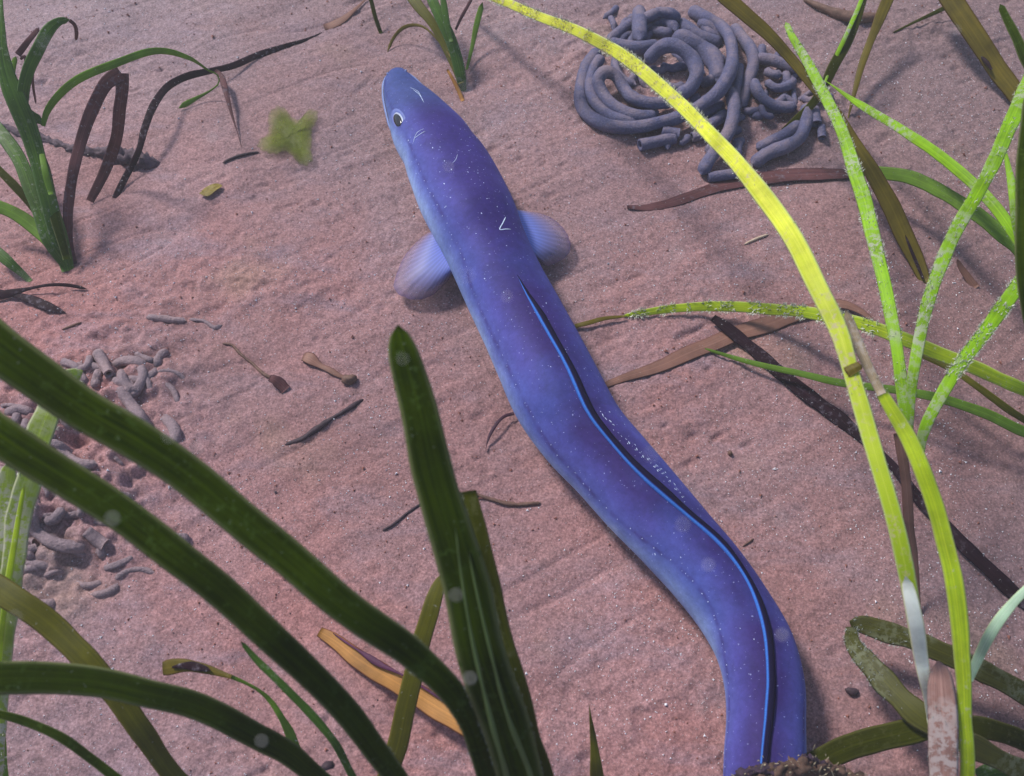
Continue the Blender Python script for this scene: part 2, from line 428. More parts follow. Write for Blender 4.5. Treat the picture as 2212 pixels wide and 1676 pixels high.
# ------------------------------------------------------------------ seabed: one sheet, fine near the eel, running on to the horizon
def axis(lo, hi, nf, far, nfar):
    mid = np.linspace(lo, hi, nf)
    s = np.geomspace(.002, far, nfar)
    return np.concatenate([lo - s[::-1], mid, hi + s])
gx = axis(-.60, .62, 830, 60, 46); gy = axis(.02, .86, 610, 60, 46)
X, Y = np.meshgrid(gx, gy); Z = ground(X, Y)
fade = np.exp(-np.clip(np.maximum(np.abs(X) - .7, np.maximum(-.1 - Y, Y - 1.0)), 0, None) * 1.5)
Z = Z * fade
nv = X.size; ny, nx = X.shape
me = bpy.data.meshes.new('sandy_seabed')
me.vertices.add(nv); me.vertices.foreach_set('co', np.stack([X, Y, Z], -1).astype(np.float32).ravel())
idx = np.arange(nv).reshape(ny, nx)
q = np.stack([idx[:-1, :-1], idx[:-1, 1:], idx[1:, 1:], idx[1:, :-1]], -1).reshape(-1, 4)
me.loops.add(q.size); me.loops.foreach_set('vertex_index', q.ravel().astype(np.int32))
me.polygons.add(len(q)); me.polygons.foreach_set('loop_start', np.arange(0, q.size, 4, dtype=np.int32))
me.polygons.foreach_set('use_smooth', np.ones(len(q), bool))
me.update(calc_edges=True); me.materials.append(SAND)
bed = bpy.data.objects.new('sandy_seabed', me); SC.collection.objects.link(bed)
tag(bed, kind='structure')

def scatter(name, count, size, mat, label, cat, seed, region=(-.52, .56, .04, .82), flat=.6, clump=False):
    r = np.random.default_rng(seed)
    x = r.uniform(region[0], region[1], count * 3); y = r.uniform(region[2], region[3], count * 3)
    keep = r.random(count * 3) < np.clip(.5 + .7 * vnoise(x * 11, y * 11, seed), .05, 1)
    if clump: keep &= vnoise(x * 38, y * 38, seed + 5) > .1
    x, y = x[keep][:count], y[keep][:count]; z = ground(x, y)
    s = size * np.exp(r.normal(0, .45, len(x)))
    base = np.array([[1, 0, 0], [-.5, .87, 0], [-.5, -.87, 0], [0, 0, 1], [0, 0, -1]]) * np.array([1, 1, flat])
    a = r.uniform(0, 6.28, len(x)); t = r.uniform(-.6, .6, len(x)); st = r.uniform(.5, 1, len(x))
    B = base[None] * np.stack([np.ones_like(st), st, np.ones_like(st)], -1)[:, None]
    ca, sa = np.cos(a)[:, None], np.sin(a)[:, None]
    bx = B[..., 0] * ca - B[..., 1] * sa; by = B[..., 0] * sa + B[..., 1] * ca; bz = B[..., 2] + bx * np.sin(t)[:, None]
    V = np.stack([bx * s[:, None] + x[:, None], by * s[:, None] + y[:, None], bz * s[:, None] + z[:, None] + s[:, None] * .45], -1).reshape(-1, 3)
    f = np.array([[0, 1, 3], [1, 2, 3], [2, 0, 3], [1, 0, 4], [2, 1, 4], [0, 2, 4]])
    F = (f[None] + (np.arange(len(x)) * 5)[:, None, None]).reshape(-1, 3)
    me = bpy.data.meshes.new(name); me.vertices.add(len(V)); me.vertices.foreach_set('co', V.astype(np.float32).ravel())
    me.loops.add(F.size); me.loops.foreach_set('vertex_index', F.ravel().astype(np.int32))
    me.polygons.add(len(F)); me.polygons.foreach_set('loop_start', np.arange(0, F.size, 3, dtype=np.int32))
    me.update(calc_edges=True); me.materials.append(mat); me.shade_flat()
    o = bpy.data.objects.new(name, me); SC.collection.objects.link(o)
    return tag(o, label, cat, kind='stuff')
scatter('quartz_grains', 42000, .00031, GRAINW, 'tiny glinting white grains scattered over the sand', 'sand grains', 3)
scatter('shell_grit', 3200, .00044, GRAINW, 'larger white shell grit lying on the sand', 'shell grit', 4, clump=True)
scatter('dark_grit', 1500, .00038, GRAIND, 'small dark grit and plant crumbs on the sand', 'dark grit', 5, clump=True)
scatter('red_grit', 5200, .00060, GRAINR, 'reddish coarse grains in the sand', 'red grains', 6)

# ------------------------------------------------------------------ the eel
def build_eel():
    st = [(856, 148.5, 5), (857, 152, 14), (858, 159, 22), (860, 170, 30), (869, 194, 42), (883, 217, 53), (899, 242, 63), (922, 281, 75),
          (949, 324, 85), (975, 372, 92), (1001, 428, 97), (1026, 480, 95), (1048, 530, 91), (1085, 610, 91), (1128, 695, 95), (1170, 780, 100),
          (1210, 862, 103), (1257, 935, 98), (1318, 1003, 94), (1390, 1085, 93), (1460, 1162, 89), (1528, 1240, 87), (1588, 1322, 85),
          (1630, 1398, 86), (1651, 1480, 86), (1654, 1560, 84), (1652, 1640, 87), (1650, 1760, 84), (1690, 1920, 78), (1800, 2080, 60), (1980, 2180, 30), (2100, 2200, 6)]
    hhr = {0: .8, 1: .62, 2: .58, 3: .56, 4: .58, 5: .62, 6: .66, 7: .70, 8: .74, 9: .78, 10: .82}
    C = []
    for i, (x, y, hw) in enumerate(st):
        r = hhr.get(i, .95); P = at(x, y, 0); w = hw * depth(P) / FPX
        for _ in range(4):
            lift = max(w, .0) * r + (.006 + .004 * max(0, 1 - i / 8) if i < 9 else .003) - .002
            if i < 4: lift = max(lift, .016)
            P = at(x, y, lift); w = hw * depth(P) / FPX
        C.append([*P, w, w * r])
    n = 260; ns = 56
    S = catmull(C, n); P = S[:, :3]; hw = np.clip(S[:, 3], .0004, None); hh = np.clip(S[:, 4], .0004, None)
    L = np.concatenate([[0], np.cumsum(np.linalg.norm(np.diff(P, axis=0), axis=1))])
    T = np.gradient(P, axis=0)
    for _ in range(3): T[1:-1] = (T[:-2] + T[1:-1] * 2 + T[2:]) / 4
    T = unit(T); S_ = unit(np.cross(np.array([0, 0, 1.0]), T))      # to the eel's left as it faces away: image left is -S_
    U = np.cross(T, S_)
    # the side vector that points to the right of the picture
    if S_[n // 2][0] < 0: S_ = -S_
    U = np.where(U[:, 2:3] < 0, -U, U)
    fin = catmull([(1105, 570, 0), (1140, 640, 0), (1185, 720, 0), (1230, 800, 0), (1264, 880, 0), (1310, 945, 0), (1390, 1032, 0), (1480, 1110, 0),
                   (1560, 1180, 0), (1612, 1250, 0), (1640, 1320, 0), (1655, 1400, 0), (1659, 1480, 0), (1654, 1560, 0), (1645, 1650, 0), (1640, 1760, 0)], 300)[:, :2]
    def pt(i, a, k=1.0):
        c = math.cos(a); f = .84 if c < 0 else 1.0
        return P[i] + (S_[i] * math.sin(a) * hw[i] + U[i] * c * hh[i] * f) * k
    phi = np.full(n, np.nan)
    for i in range(n):
        q = proj(P[i])
        if 585 < q[1] < 1740:
            best = min(((np.min(np.hypot(*(fin - proj(pt(i, a))).T)), a) for a in np.linspace(-.5, 1.2, 60)))
            phi[i] = best[1]
    ok = ~np.isnan(phi); phi = np.interp(np.arange(n), np.arange(n)[ok], phi[ok])
    k = np.ones(9) / 9; phi = np.convolve(np.pad(phi, 4, 'edge'), k, 'valid')
    V, ang, ln, uv = [], [], [], []
    for i in range(n):
        sh = np.clip((L[i] - .02) / .05, 0, 1)
        for j in range(ns):
            a = -math.pi + 2 * math.pi * j / ns
            kk = 1 + .008 * mnoise.noise(Vector((L[i] * 30, math.cos(a) * 1.5, math.sin(a) * 1.5)))
            # cheek and gill bulges, slight brow
            kk += .035 * math.exp(-((L[i] - .085) / .018) ** 2) * abs(math.sin(a)) ** 2
            kk -= .03 * math.exp(-((L[i] - .112) / .008) ** 2) * abs(math.sin(a))
            kk -= .05 * math.exp(-((L[i] - .022) / .010) ** 2) * max(0, math.cos(a)) ** 4
            V.append(pt(i, a, kk)); ang.append(((a - phi[i] * (.3 + .7 * sh) + math.pi) % (2 * math.pi) - math.pi) / math.pi); ln.append(L[i]); uv.append((j / ns, L[i] * 10))
    F = [(i * ns + j, (i + 1) * ns + j, (i + 1) * ns + (j + 1) % ns, i * ns + (j + 1) % ns) for i in range(n - 1) for j in range(ns)]
    F.append(tuple(range(ns))); F.append(tuple((n - 1) * ns + j for j in range(ns)[::-1]))
    # skin
    m = M('eel_skin'); co = m.coord('Object')
    A = m.new('ShaderNodeAttribute', attribute_name='ang'); Ln = m.new('ShaderNodeAttribute', attribute_name='len')
    ab = m.new('ShaderNodeMath', operation='ABSOLUTE'); m.l(A.outputs['Fac'], ab.inputs[0])
    wob = m.new('ShaderNodeMath', operation='MULTIPLY_ADD'); m.l(m.noise(co, 26, 3, .6), wob.inputs[0]); wob.inputs[1].default_value = .16; wob.inputs[2].default_value = -.08
    ad = m.new('ShaderNodeMath', operation='ADD'); m.l(ab.outputs[0], ad.inputs[0]); m.l(wob.outputs[0], ad.inputs[1])
    c = m.ramp(ad.outputs[0], [(.0, (.030, .016, .10)), (.11, (.036, .024, .14)), (.25, (.080, .080, .33)), (.38, (.090, .110, .38)), (.44, (.15, .20, .50)), (.55, (.30, .42, .72)), (1, (.5, .58, .75))])
    vio = m.ramp(m.noise(co, 9, 4, .6), [(.38, 0), (.68, 1)])
    c = m.mix(m.mix(.40, (0, 0, 0), vio), c, (.062, .038, .19))
    blu = m.ramp(m.noise(co, 15, 3, .5), [(.50, 0), (.68, 1)])
    c = m.mix(m.mix(.40, (0, 0, 0), blu), c, (.055, .095, .36))
    # head is bluer, blue-grey snout
    hd = m.ramp(Ln.outputs['Fac'], [(0, 1), (.06, .9), (.10, 0)])
    c = m.mix(m.mix(.8, (0, 0, 0), hd), c, (.052, .082, .24))
    nape = m.ramp(Ln.outputs['Fac'], [(.06, 0), (.11, 1), (.20, .7), (.36, 0)]); top = m.ramp(ad.outputs[0], [(.12, 1), (.34, 0)])
    c = m.mix(m.mix(.6, (0, 0, 0), m.mix(1, nape, top, 'MULTIPLY')), c, (.042, .030, .20))
    lat = m.ramp(ab.outputs[0], [(.345, 0), (.366, 1), (.376, 1), (.405, 0)])
    latn = m.ramp(m.noise(co, 90, 2, .5), [(.4, .2), (.6, 1)])
    c = m.mix(m.mix(.6, (0, 0, 0), m.mix(1, lat, latn, 'MULTIPLY')), c, (.045, .032, .17))
    sp = m.ramp(m.noise(co, 700, 1, .5), [(.735, 0), (.76, 1)])
    c = m.mix(m.mix(.5, (0, 0, 0), sp), c, (.5, .55, .9))
    mot = m.ramp(m.noise(co, 70, 5, .7), [(.32, .78), (.68, 1.18)]); c = m.mix(.7, c, mot, 'MULTIPLY')
    fine = m.ramp(m.noise(co, 300, 4, .7), [(.3, .80), (.7, 1.18)])
    c = m.mix(.8, c, fine, 'MULTIPLY')
    m.l(c, m.b.inputs['Base Color']); m.b.inputs['Roughness'].default_value = .6
    m.b.inputs['Specular IOR Level'].default_value = .10
    m.b.inputs['Subsurface Weight'].default_value = .12; m.b.inputs['Subsurface Radius'].default_value = (.4, .5, 1); m.b.inputs['Subsurface Scale'].default_value = .004
    m.l(m.bump(m.noise(co, 160, 3, .6), .12, .001), m.b.inputs['Normal'])
    root = thing('conger_eel', (P[20][0], P[20][1], 0), 'long violet blue eel stretched over the sand with spread pectoral fins', 'eel')
    body = mesh_obj('body', V, F, m.m, root, uvs=uv, attrs={'ang': ang, 'len': ln})
    # dorsal fin: low fold lying to the right, blue base and black margin
    i0 = next(i for i in range(n) if proj(pt(i, phi[i]))[1] > 572)
    i1 = n - 6
    FV, FU = [], []
    idxs = list(range(i0, i1)); ncol = 9
    for q, i in enumerate(idxs):
        g = min(1, q / 16) * min(1, (len(idxs) - q) / 10)
        wave = mnoise.noise(Vector((L[i] * 28, 1, 2)))
        H = hw[i] * (.118 + .06 * wave + .045 * np.clip((L[i] - .30) / .2, 0, 1)) * g + .0002
        b = pt(i, phi[i], 1.0); nrm = unit(S_[i] * math.sin(phi[i]) + U[i] * math.cos(phi[i])); sd = unit(np.cross(np.cross(S_[i], nrm), nrm)); sd = S_[i] - nrm * (S_[i] @ nrm); sd = unit(sd)
        for s in (1, -1):
            for k_ in range(ncol):
                t = k_ / (ncol - 1); lean = .25 + 1.45 * t
                x_ = H * (math.sin(lean) * t * 1.25) - H * .30; z_ = H * (math.sin(t * 2.3) * .62) - .0004
                th = .0005 * (1 - t * .8)
                FV.append(b + sd * (x_ + (0 if s > 0 else th)) + nrm * (z_ + (th * .3 if s > 0 else -th * .3))); FU.append((t, L[i] * 10))
    m2 = 2 * ncol; ringf = list(range(ncol)) + list(range(2 * ncol - 1, ncol - 1, -1)); FF = []
    for q in range(len(idxs) - 1):
        for k_ in range(m2):
            a, b = ringf[k_], ringf[(k_ + 1) % m2]
            FF.append((q * m2 + a, q * m2 + b, (q + 1) * m2 + b, (q + 1) * m2 + a))
    FF.append(tuple(ringf)); FF.append(tuple((len(idxs) - 1) * m2 + r for r in ringf[::-1]))
    f = M('eel_fin_edge'); tc = f.new('ShaderNodeTexCoord'); sx = f.new('ShaderNodeSeparateXYZ'); f.l(tc.outputs['UV'], sx.inputs[0])
    cc = f.ramp(sx.outputs[0], [(0, (.06, .09, .36)), (.10, (.035, .12, .46)), (.30, (.05, .19, .60)), (.38, (.02, .04, .22)), (.45, (.006, .004, .03)), (1, (.004, .003, .02))])
    rays = f.ramp(f.noise(f.coord('UV', (1, 40, 1)), 3, 2, .5), [(.3, .75), (.7, 1.15)])
    f.l(f.mix(.7, cc, rays, 'MULTIPLY'), f.b.inputs['Base Color']); f.b.inputs['Roughness'].default_value = .7; f.b.inputs['Specular IOR Level'].default_value = .05
    mesh_obj('dorsal_fin', FV, FF, f.m, root, uvs=FU)
    # pectoral fins
    pm = M('eel_pectoral'); tc = pm.new('ShaderNodeTexCoord'); sx = pm.new('ShaderNodeSeparateXYZ'); pm.l(tc.outputs['UV'], sx.inputs[0])
    cc = pm.ramp(sx.outputs[1], [(0, (.14, .20, .66)), (.35, (.14, .18, .52)), (.65, (.22, .20, .42)), (.90, (.28, .20, .30)), (1, (.16, .09, .20))])
    sn = pm.new('ShaderNodeMath', operation='MULTIPLY'); pm.l(sx.outputs[0], sn.inputs[0]); sn.inputs[1].default_value = 125
    sn2 = pm.new('ShaderNodeMath', operation='SINE'); pm.l(sn.outputs[0], sn2.inputs[0])
    sn3 = pm.new('ShaderNodeMath', operation='MULTIPLY_ADD'); pm.l(sn2.outputs[0], sn3.inputs[0]); sn3.inputs[1].default_value = .5; sn3.inputs[2].default_value = .5
    ry = pm.ramp(sn3.outputs[0], [(0, .88), (.6, 1.0), (1, 1.22)])
    pm.l(pm.mix(.8, cc, ry, 'MULTIPLY'), pm.b.inputs['Base Color']); pm.b.inputs['Roughness'].default_value = .5
    tr = pm.new('ShaderNodeBsdfTransparent'); mx = pm.new('ShaderNodeMixShader')
    pm.l(pm.ramp(sx.outputs[1], [(0, .0), (.35, .15), (.85, .58), (1, .40)]), mx.inputs[0])
    pm.l(pm.b.outputs[0], mx.inputs[1]); pm.l(tr.outputs[0], mx.inputs[2]); pm.l(mx.outputs[0], pm.out.inputs[0])
    def fan(rootp, outer, hr, ho, droop):
        A_ = catmull([(x, y, 0) for x, y in rootp], 61); B_ = catmull([(x, y, 0) for x, y in outer], 61)
        V, F, UVv = [], [], []; nr = 22
        for s in (1, -1):
            for r_ in range(nr):
                t = r_ / (nr - 1)
                for k_ in range(61):
                    h = hr * (1 - t) + ho * t + .004 * math.sin(t * math.pi) + droop * t * (k_ / 60)
                    rag = 1 - .012 * (.5 + .5 * math.sin(k_ * 1.35)) * t
                    x = A_[k_][0] + (B_[k_][0] - A_[k_][0]) * t * rag; y = A_[k_][1] + (B_[k_][1] - A_[k_][1]) * t * rag
                    V.append(at(x, y, h + s * .00020 * (1.1 - t))); UVv.append((k_ / 60, t))
        m_ = nr * 61
        for r_ in range(nr - 1):
            for k_ in range(60):
                a = r_ * 61 + k_; F.append((a, a + 1, a + 62, a + 61)); F.append((m_ + a + 61, m_ + a + 62, m_ + a + 1, m_ + a))
        return mesh_obj('pectoral_fin', V, F, pm.m, root, uvs=UVv)
    fan([(950, 500), (962, 525), (985, 578)], [(926, 502), (916, 508), (892, 531), (871, 557), (856, 592), (850, 616), (855, 631), (875, 643), (900, 648), (932, 639), (960, 615), (988, 582)], .024, .014, -.005)
    fan([(1105, 452), (1125, 490), (1148, 545)], [(1135, 455), (1165, 460), (1192, 471), (1214, 489), (1229, 512), (1233, 536), (1226, 552), (1205, 566), (1180, 575), (1163, 563), (1152, 548)], .024, .014, -.006)
    # eye on the left of the head
    best = None
    for i in range(10, 90):
        for a in np.linspace(-1.45, -.5, 50):
            d = np.hypot(*(proj(pt(i, a)) - np.array([861, 260])))
            if best is None or d < best[0]: best = (d, i, a)
    _, ei, ea = best; ec = pt(ei, ea); en = unit(S_[ei] * math.sin(ea) / hw[ei] + U[ei] * math.cos(ea) / hh[ei]); et = T[ei]; eu = np.cross(en, et)
    def dome(name, rx, ry, hgt, mat, off, parent, ring=False):
        V, F = [], []; R_, K = 10, 28
        for r_ in range(R_ + 1):
            t = r_ / R_; 
            for k_ in range(K):
                a = 2 * math.pi * k_ / K
                if ring: tt = .60 + .48 * t; z = hgt * math.sin(t * math.pi)
                else: tt = t; z = hgt * math.sqrt(max(0, 1 - t * t))
                V.append(ec + et * rx * tt * math.cos(a) + eu * ry * tt * math.sin(a) + en * (z + off))
        F = [(r_ * K + k_, r_ * K + (k_ + 1) % K, (r_ + 1) * K + (k_ + 1) % K, (r_ + 1) * K + k_) for r_ in range(R_) for k_ in range(K)]
        return mesh_obj(name, V, F, mat, parent)
    es = 1 * depth(ec) / FPX
    pupil_m = mat_plain('eye_pupil', (.004, .004, .012), .12, .1, 50, .6); iris_m = mat_plain('eye_iris', (.42, .47, .62), .35, .3, 400, .6); lid_m = mat_plain('eye_lid', (.11, .15, .42), .45, .3, 200)
    q0 = proj(ec); psh = eu * (-1.6 * es if proj(ec + eu * .001)[0] > q0[0] else 1.6 * es)
    eye = dome('eye', 29 * es, 12 * es, 4.0 * es, iris_m, -.4 * es, root)
    ec = ec + psh; dome('pupil', 22 * es, 9.6 * es, 3.0 * es, pupil_m, 2.6 * es, eye); ec = ec - psh
    dome('eyelid', 38 * es, 15.5 * es, 1.6 * es, lid_m, -.2 * es, root, ring=True)
    # lips, nostrils, pores and scars
    def along(name, seq, rad, mat, parent=root, lift=1.0):
        V, F = [], []; K = 8
        Q = np.array([pt(i, a, lift) for i, a in seq]); t_ = unit(np.gradient(Q, axis=0))
        for q, p in enumerate(Q):
            s1 = unit(np.cross(t_[q], U[seq[q][0]] + .01)); u1 = np.cross(s1, t_[q]); rr = rad * min(1, .25 + q / 4, .25 + (len(Q) - 1 - q) / 4)
            for k_ in range(K):
                a = 2 * math.pi * k_ / K; V.append(p + s1 * math.sin(a) * rr + u1 * math.cos(a) * rr * .7)
        F = [(q * K + k_, q * K + (k_ + 1) % K, (q + 1) * K + (k_ + 1) % K, (q + 1) * K + k_) for q in range(len(Q) - 1) for k_ in range(K)]
        F += [tuple(range(K)), tuple((len(Q) - 1) * K + k_ for k_ in range(K)[::-1])]
        return mesh_obj(name, V, F, mat, parent)
    lipm = mat_plain('eel_lip', (.17, .24, .50), .5, .3, 150)
    li = [i for i in range(n) if .006 < L[i] < .074]
    along('lip', [(i, -1.52 - .10 * (L[i] / .07)) for i in li], .0016, lipm)
    along('lip', [(i, 1.52 + .10 * (L[i] / .07)) for i in li], .0016, lipm)
    along('mouth_line', [(i, -1.28 - .22 * (L[i] / .07)) for i in li if L[i] > .010], .0005, mat_plain('mouth_dark', (.02, .02, .08), .5, .2), lift=1.0)
    for a in (-.85, .75):
        i = int(np.argmin(abs(L - .010))); b = pt(i, a); d = unit(S_[i] * math.sin(a) + U[i] * math.cos(a) - T[i] * .6)
        V, F = [], []
        for q, (h, r_) in enumerate([(-.0008, .0010), (.0006, .0008), (.0014, .0007), (.0012, .0004), (.0004, .0003)]):
            s1 = unit(np.cross(d, T[i])); u1 = np.cross(s1, d)
            for k_ in range(8): V.append(b + d * h + (s1 * math.sin(k_ * math.pi / 4) + u1 * math.cos(k_ * math.pi / 4)) * r_)
        F = [(q * 8 + k_, q * 8 + (k_ + 1) % 8, q * 8 + 8 + (k_ + 1) % 8, q * 8 + 8 + k_) for q in range(4) for k_ in range(8)] + [tuple(range(32, 40))]
        mesh_obj('nostril', V, F, lipm, root)
    scar_m = mat_plain('eel_scar', (.62, .74, .95), .5, .2, 300)
    def surf(x, y):
        b = None
        for i in range(4, n - 4, 1):
            q = proj(P[i])
            if abs(q[0] - x) + abs(q[1] - y) > 190: continue
            for a in np.linspace(-1.5, 1.5, 61):
                d = np.hypot(*(proj(pt(i, a)) - np.array([x, y])))
                if b is None or d < b[0]: b = (d, i, a)
        return b[1], b[2]
    def line(name, pts, rad):
        seq = [surf(x, y) for x, y in pts]; Q = catmull([pt(i, a, 1.004) for i, a in seq], max(6, len(pts) * 5))
        V, F = [], []; t_ = unit(np.gradient(Q, axis=0)); K = 6
        for q, p in enumerate(Q):
            s1 = unit(np.cross(t_[q], np.array([0, 0, 1.0]))); u1 = np.cross(s1, t_[q]); rr = rad * min(1, .2 + q / 3, .2 + (len(Q) - 1 - q) / 3)
            for k_ in range(K): V.append(p + s1 * math.sin(k_ * math.pi / 3) * rr + u1 * math.cos(k_ * math.pi / 3) * rr * .5)
        F = [(q * K + k_, q * K + (k_ + 1) % K, (q + 1) * K + (k_ + 1) % K, (q + 1) * K + k_) for q in range(len(Q) - 1) for k_ in range(K)]
        return mesh_obj(name, V, F, scar_m, root)
    line('scar', [(1092, 468), (1086, 480), (1078, 496), (1092, 494), (1105, 495)], .00038)
    line('scar', [(893, 192), (906, 204), (917, 219)], .00020)
    line('scar', [(884, 187), (900, 197), (911, 210)], .00014)
    line('scar', [(918, 281), (906, 288), (897, 300)], .00022)
    line('scar', [(914, 279), (901, 289), (892, 312)], .00016)
    line('scar', [(885, 268), (879, 275), (893, 281)], .00014)
    line('scar', [(990, 334), (982, 344), (976, 352)], .00014)
    # pores of the lateral line and head, and white flecks: fine bumps, joined
    PV, PF = [], []
    def fleck(i, a, r_, el=1.0):
        b = pt(i, a, 1.0); nr = unit(S_[i] * math.sin(a) / hw[i] + U[i] * math.cos(a) / hh[i]); s1 = unit(np.cross(nr, T[i])); k0 = len(PV); tt = random.gauss(1.57, .35) if el > 1.9 else random.uniform(0, 6.28)
        e1 = s1 * math.cos(tt) + T[i] * math.sin(tt); e2 = np.cross(nr, e1)
        PV.append(b + nr * r_ * .5)
        for k_ in range(6): PV.append(b + e1 * r_ * el * math.cos(k_ * math.pi / 3) + e2 * r_ * math.sin(k_ * math.pi / 3) - nr * r_ * .1)
        for k_ in range(6): PF.append((k0, k0 + 1 + k_, k0 + 1 + (k_ + 1) % 6))
    sp_ = .13
    while sp_ < L[-1] - .15:
        i = int(np.argmin(abs(L - sp_)))
        for sg in (-1, 1):
            a = phi[i] * (.3 + .7 * np.clip((L[i] - .02) / .05, 0, 1)) + sg * .370 * math.pi
            if abs(a) < 1.6: fleck(i, a + random.uniform(-.03, .03), .00034 * random.uniform(.7, 1.2))
        sp_ += random.uniform(.006, .010)
    for _ in range(210):
        i = random.randrange(30, n - 20)
        if random.random() > math.exp(-((L[i] - .15) / .10) ** 2) + .28: continue
        fleck(i, random.gauss(.3, .75), .00022 * random.uniform(.6, 1.8), random.uniform(1, 2.5))
    for _ in range(150):      # scraped patch to the right of the fin
        y = random.uniform(895, 1075); x = np.interp(y, [895, 960, 1010, 1075], [1302, 1362, 1420, 1478]) + random.gauss(0, 3)
        i, a = surf(x, y) if _ < 70 else (None, None)
        if i: fleck(i, a, .00016 * random.uniform(.5, 1.6), random.uniform(2, 6))
    o = mesh_obj('skin_flecks', PV, PF, scar_m, root, smooth=False); o['kind'] = 'stuff'
build_eel()

# ------------------------------------------------------------------ lugworm casts
def casts(rootp, label, lst, org, sc, mat=None, bury=False, extra=()):
    root = thing('worm_cast', on(*rootp), label, 'worm cast')
    rr_ = random.Random(9 if bury else 4); lst = list(lst)
    for bx, by, sx_, sy_, n_, r0, r1, l0, l1 in extra:
        for _ in range(n_):
            x, y, a = bx + rr_.uniform(-sx_, sx_), by + rr_.uniform(-sy_, sy_), rr_.uniform(0, 6.28); k_ = rr_.uniform(-.5, .5); st = rr_.uniform(l0, l1) / 4; q = []
            for _ in range(5): q.append((x, y)); x += math.cos(a) * st; y += math.sin(a) * st * .8; a += k_
            lst.append((q, rr_.uniform(r0, r1), rr_.uniform(-.0015, .001) - .0005))
    for e in lst:
        pts, r, lift = e[:3]; hol = len(e) > 3
        L_ = []
        for q, (x, y) in enumerate(pts):
            X_, Y_ = org[0] + x * sc, org[1] + y * sc
            rr = r * depth(on(X_, Y_)) / FPX
            lf = lift if np.isscalar(lift) else lift[q]
            if q in (0, len(pts) - 1) and not hol: lf -= rr * (.9 if bury else .35)
            L_.append((X_, Y_, rr * (.35 if bury else .75) + lf, r * .86 * random.uniform(.90, 1.08)))
        tube('coil', L_, mat or CAST, root, nseg=16, rough=.22 if bury else .10, caps='cut' if hol else 'round', noise_f=110, hollow=hol)
    return root
casts((1450, 170), 'large blue grey coiled worm cast heaped on the sand behind the eel head', [
    ([(260, 440), (170, 560), (115, 740), (110, 880), (180, 1000), (330, 1080), (560, 1100), (780, 1060), (960, 1010), (1130, 920), (1290, 800), (1390, 640), (1420, 480), (1400, 340), (1320, 230), (1200, 160), (1060, 90)], 16.5,
     [.001, .001, .001, .001, .001, .001, .002, .004, .006, .009, .012, .012, .011, .008, .004, .001, -.003]),
    ([(290, 490), (220, 600), (190, 760), (230, 880), (330, 980), (470, 1040), (600, 1060)], 14.5, .003),
    ([(760, 1005), (560, 1000), (400, 920), (295, 800), (262, 690), (310, 625), (400, 645), (480, 760), (560, 850), (700, 890), (900, 885)], 16.5, [.002, .003, .004, .006, .009, .011, .010, .006, .005, .005, .004]),
    ([(680, 540), (760, 440), (860, 390), (970, 415), (1080, 520), (1110, 650), (1050, 770), (940, 830)], 19, [.008, .013, .016, .016, .014, .011, .008, .004]),
    ([(350, 365), (480, 400), (640, 410), (770, 380)], 15.5, .004),
    ([(612, 80), (618, 220), (622, 350)], 18, [.006, .009, .010]),
    ([(350, 350), (450, 270), (560, 190)], 14, .003),
    ([(600, 190), (690, 150), (790, 112), (890, 118), (950, 180)], 15.5, [.004, .008, .010, .009, .004]),
    ([(700, 240), (780, 190), (880, 205), (930, 265)], 16, .002),
    ([(940, 190), (1040, 260), (1160, 330), (1330, 380)], 18, -.002),
    ([(900, 320), (1010, 345), (1150, 420), (1250, 500), (1290, 620), (1300, 720)], 23, .0),
    ([(1395, 770), (1432, 900), (1422, 1030), (1370, 1170), (1260, 1320), (1190, 1430), (1155, 1510)], 17.5, [.005, .007, .008, .007, .005, .003, .001]),
    ([(1130, 1150), (1250, 1060), (1380, 970)], 16, .001), ([(1120, 1010), (1240, 945), (1350, 900)], 15, .001),
    ([(810, 1130), (955, 1165)], 15, .001, 1), ([(1070, 1185), (1200, 1160)], 14, .0, 1),
    ([(620, 1255), (760, 1225), (920, 1190)], 15.5, .0, 1), ([(1050, 880), (1150, 835)], 13, .003),
    ([(1210, 1530), (1300, 1520), (1450, 1500)], 13, .0, 1),
    ([(1430, 230), (1510, 330), (1590, 450), (1600, 560), (1560, 690), (1525, 820), (1490, 930)], 15.5, [.0, .002, .003, .004, .003, .001, -.001]),
    ([(1620, 500), (1760, 520), (1880, 565), (1980, 610)], 14.5, .005),
    ([(1600, 700), (1650, 810), (1730, 885), (1850, 925), (1980, 920)], 14, .004),
    ([(2060, 900), (2055, 1060), (1990, 1200), (1870, 1270), (1720, 1330), (1590, 1420)], 17.5, [.002, .003, .003, .003, .002, .001]),
    ([(2000, 1050), (1900, 1150), (1760, 1220), (1630, 1285)], 15.5, .001),
    ([(2120, 940), (2145, 1070)], 15, .001, 1), ([(2185, 1090), (2195, 1190)], 11, .0, 1),
    ([(1475, 560), (1465, 700), (1440, 830), (1460, 960)], 14, .001),
    ([(560, 300), (470, 330), (420, 420)], 12, .0), ([(1160, 200), (1230, 290), (1340, 350)], 11, .0),
    ([(1700, 600), (1760, 640), (1850, 640)], 12, .004), ([(1660, 900), (1700, 990), (1780, 1010)], 9, .003), ([(1700, 700), (1800, 760), (1900, 740), (1950, 690)], 12, .003),
    ([(300, 160), (360, 120), (430, 55)], 8, -.001), ([(720, 700), (760, 620), (860, 600)], 9, .001), ([(800, 560), (900, 590), (1000, 570)], 10, .001),
], (1227, 0), .25, extra=[(780, 450, 480, 350, 22, 8, 14, 120, 420), (1780, 760, 260, 260, 16, 6, 11, 120, 380), (1150, 1150, 420, 200, 8, 8, 13, 100, 300)])
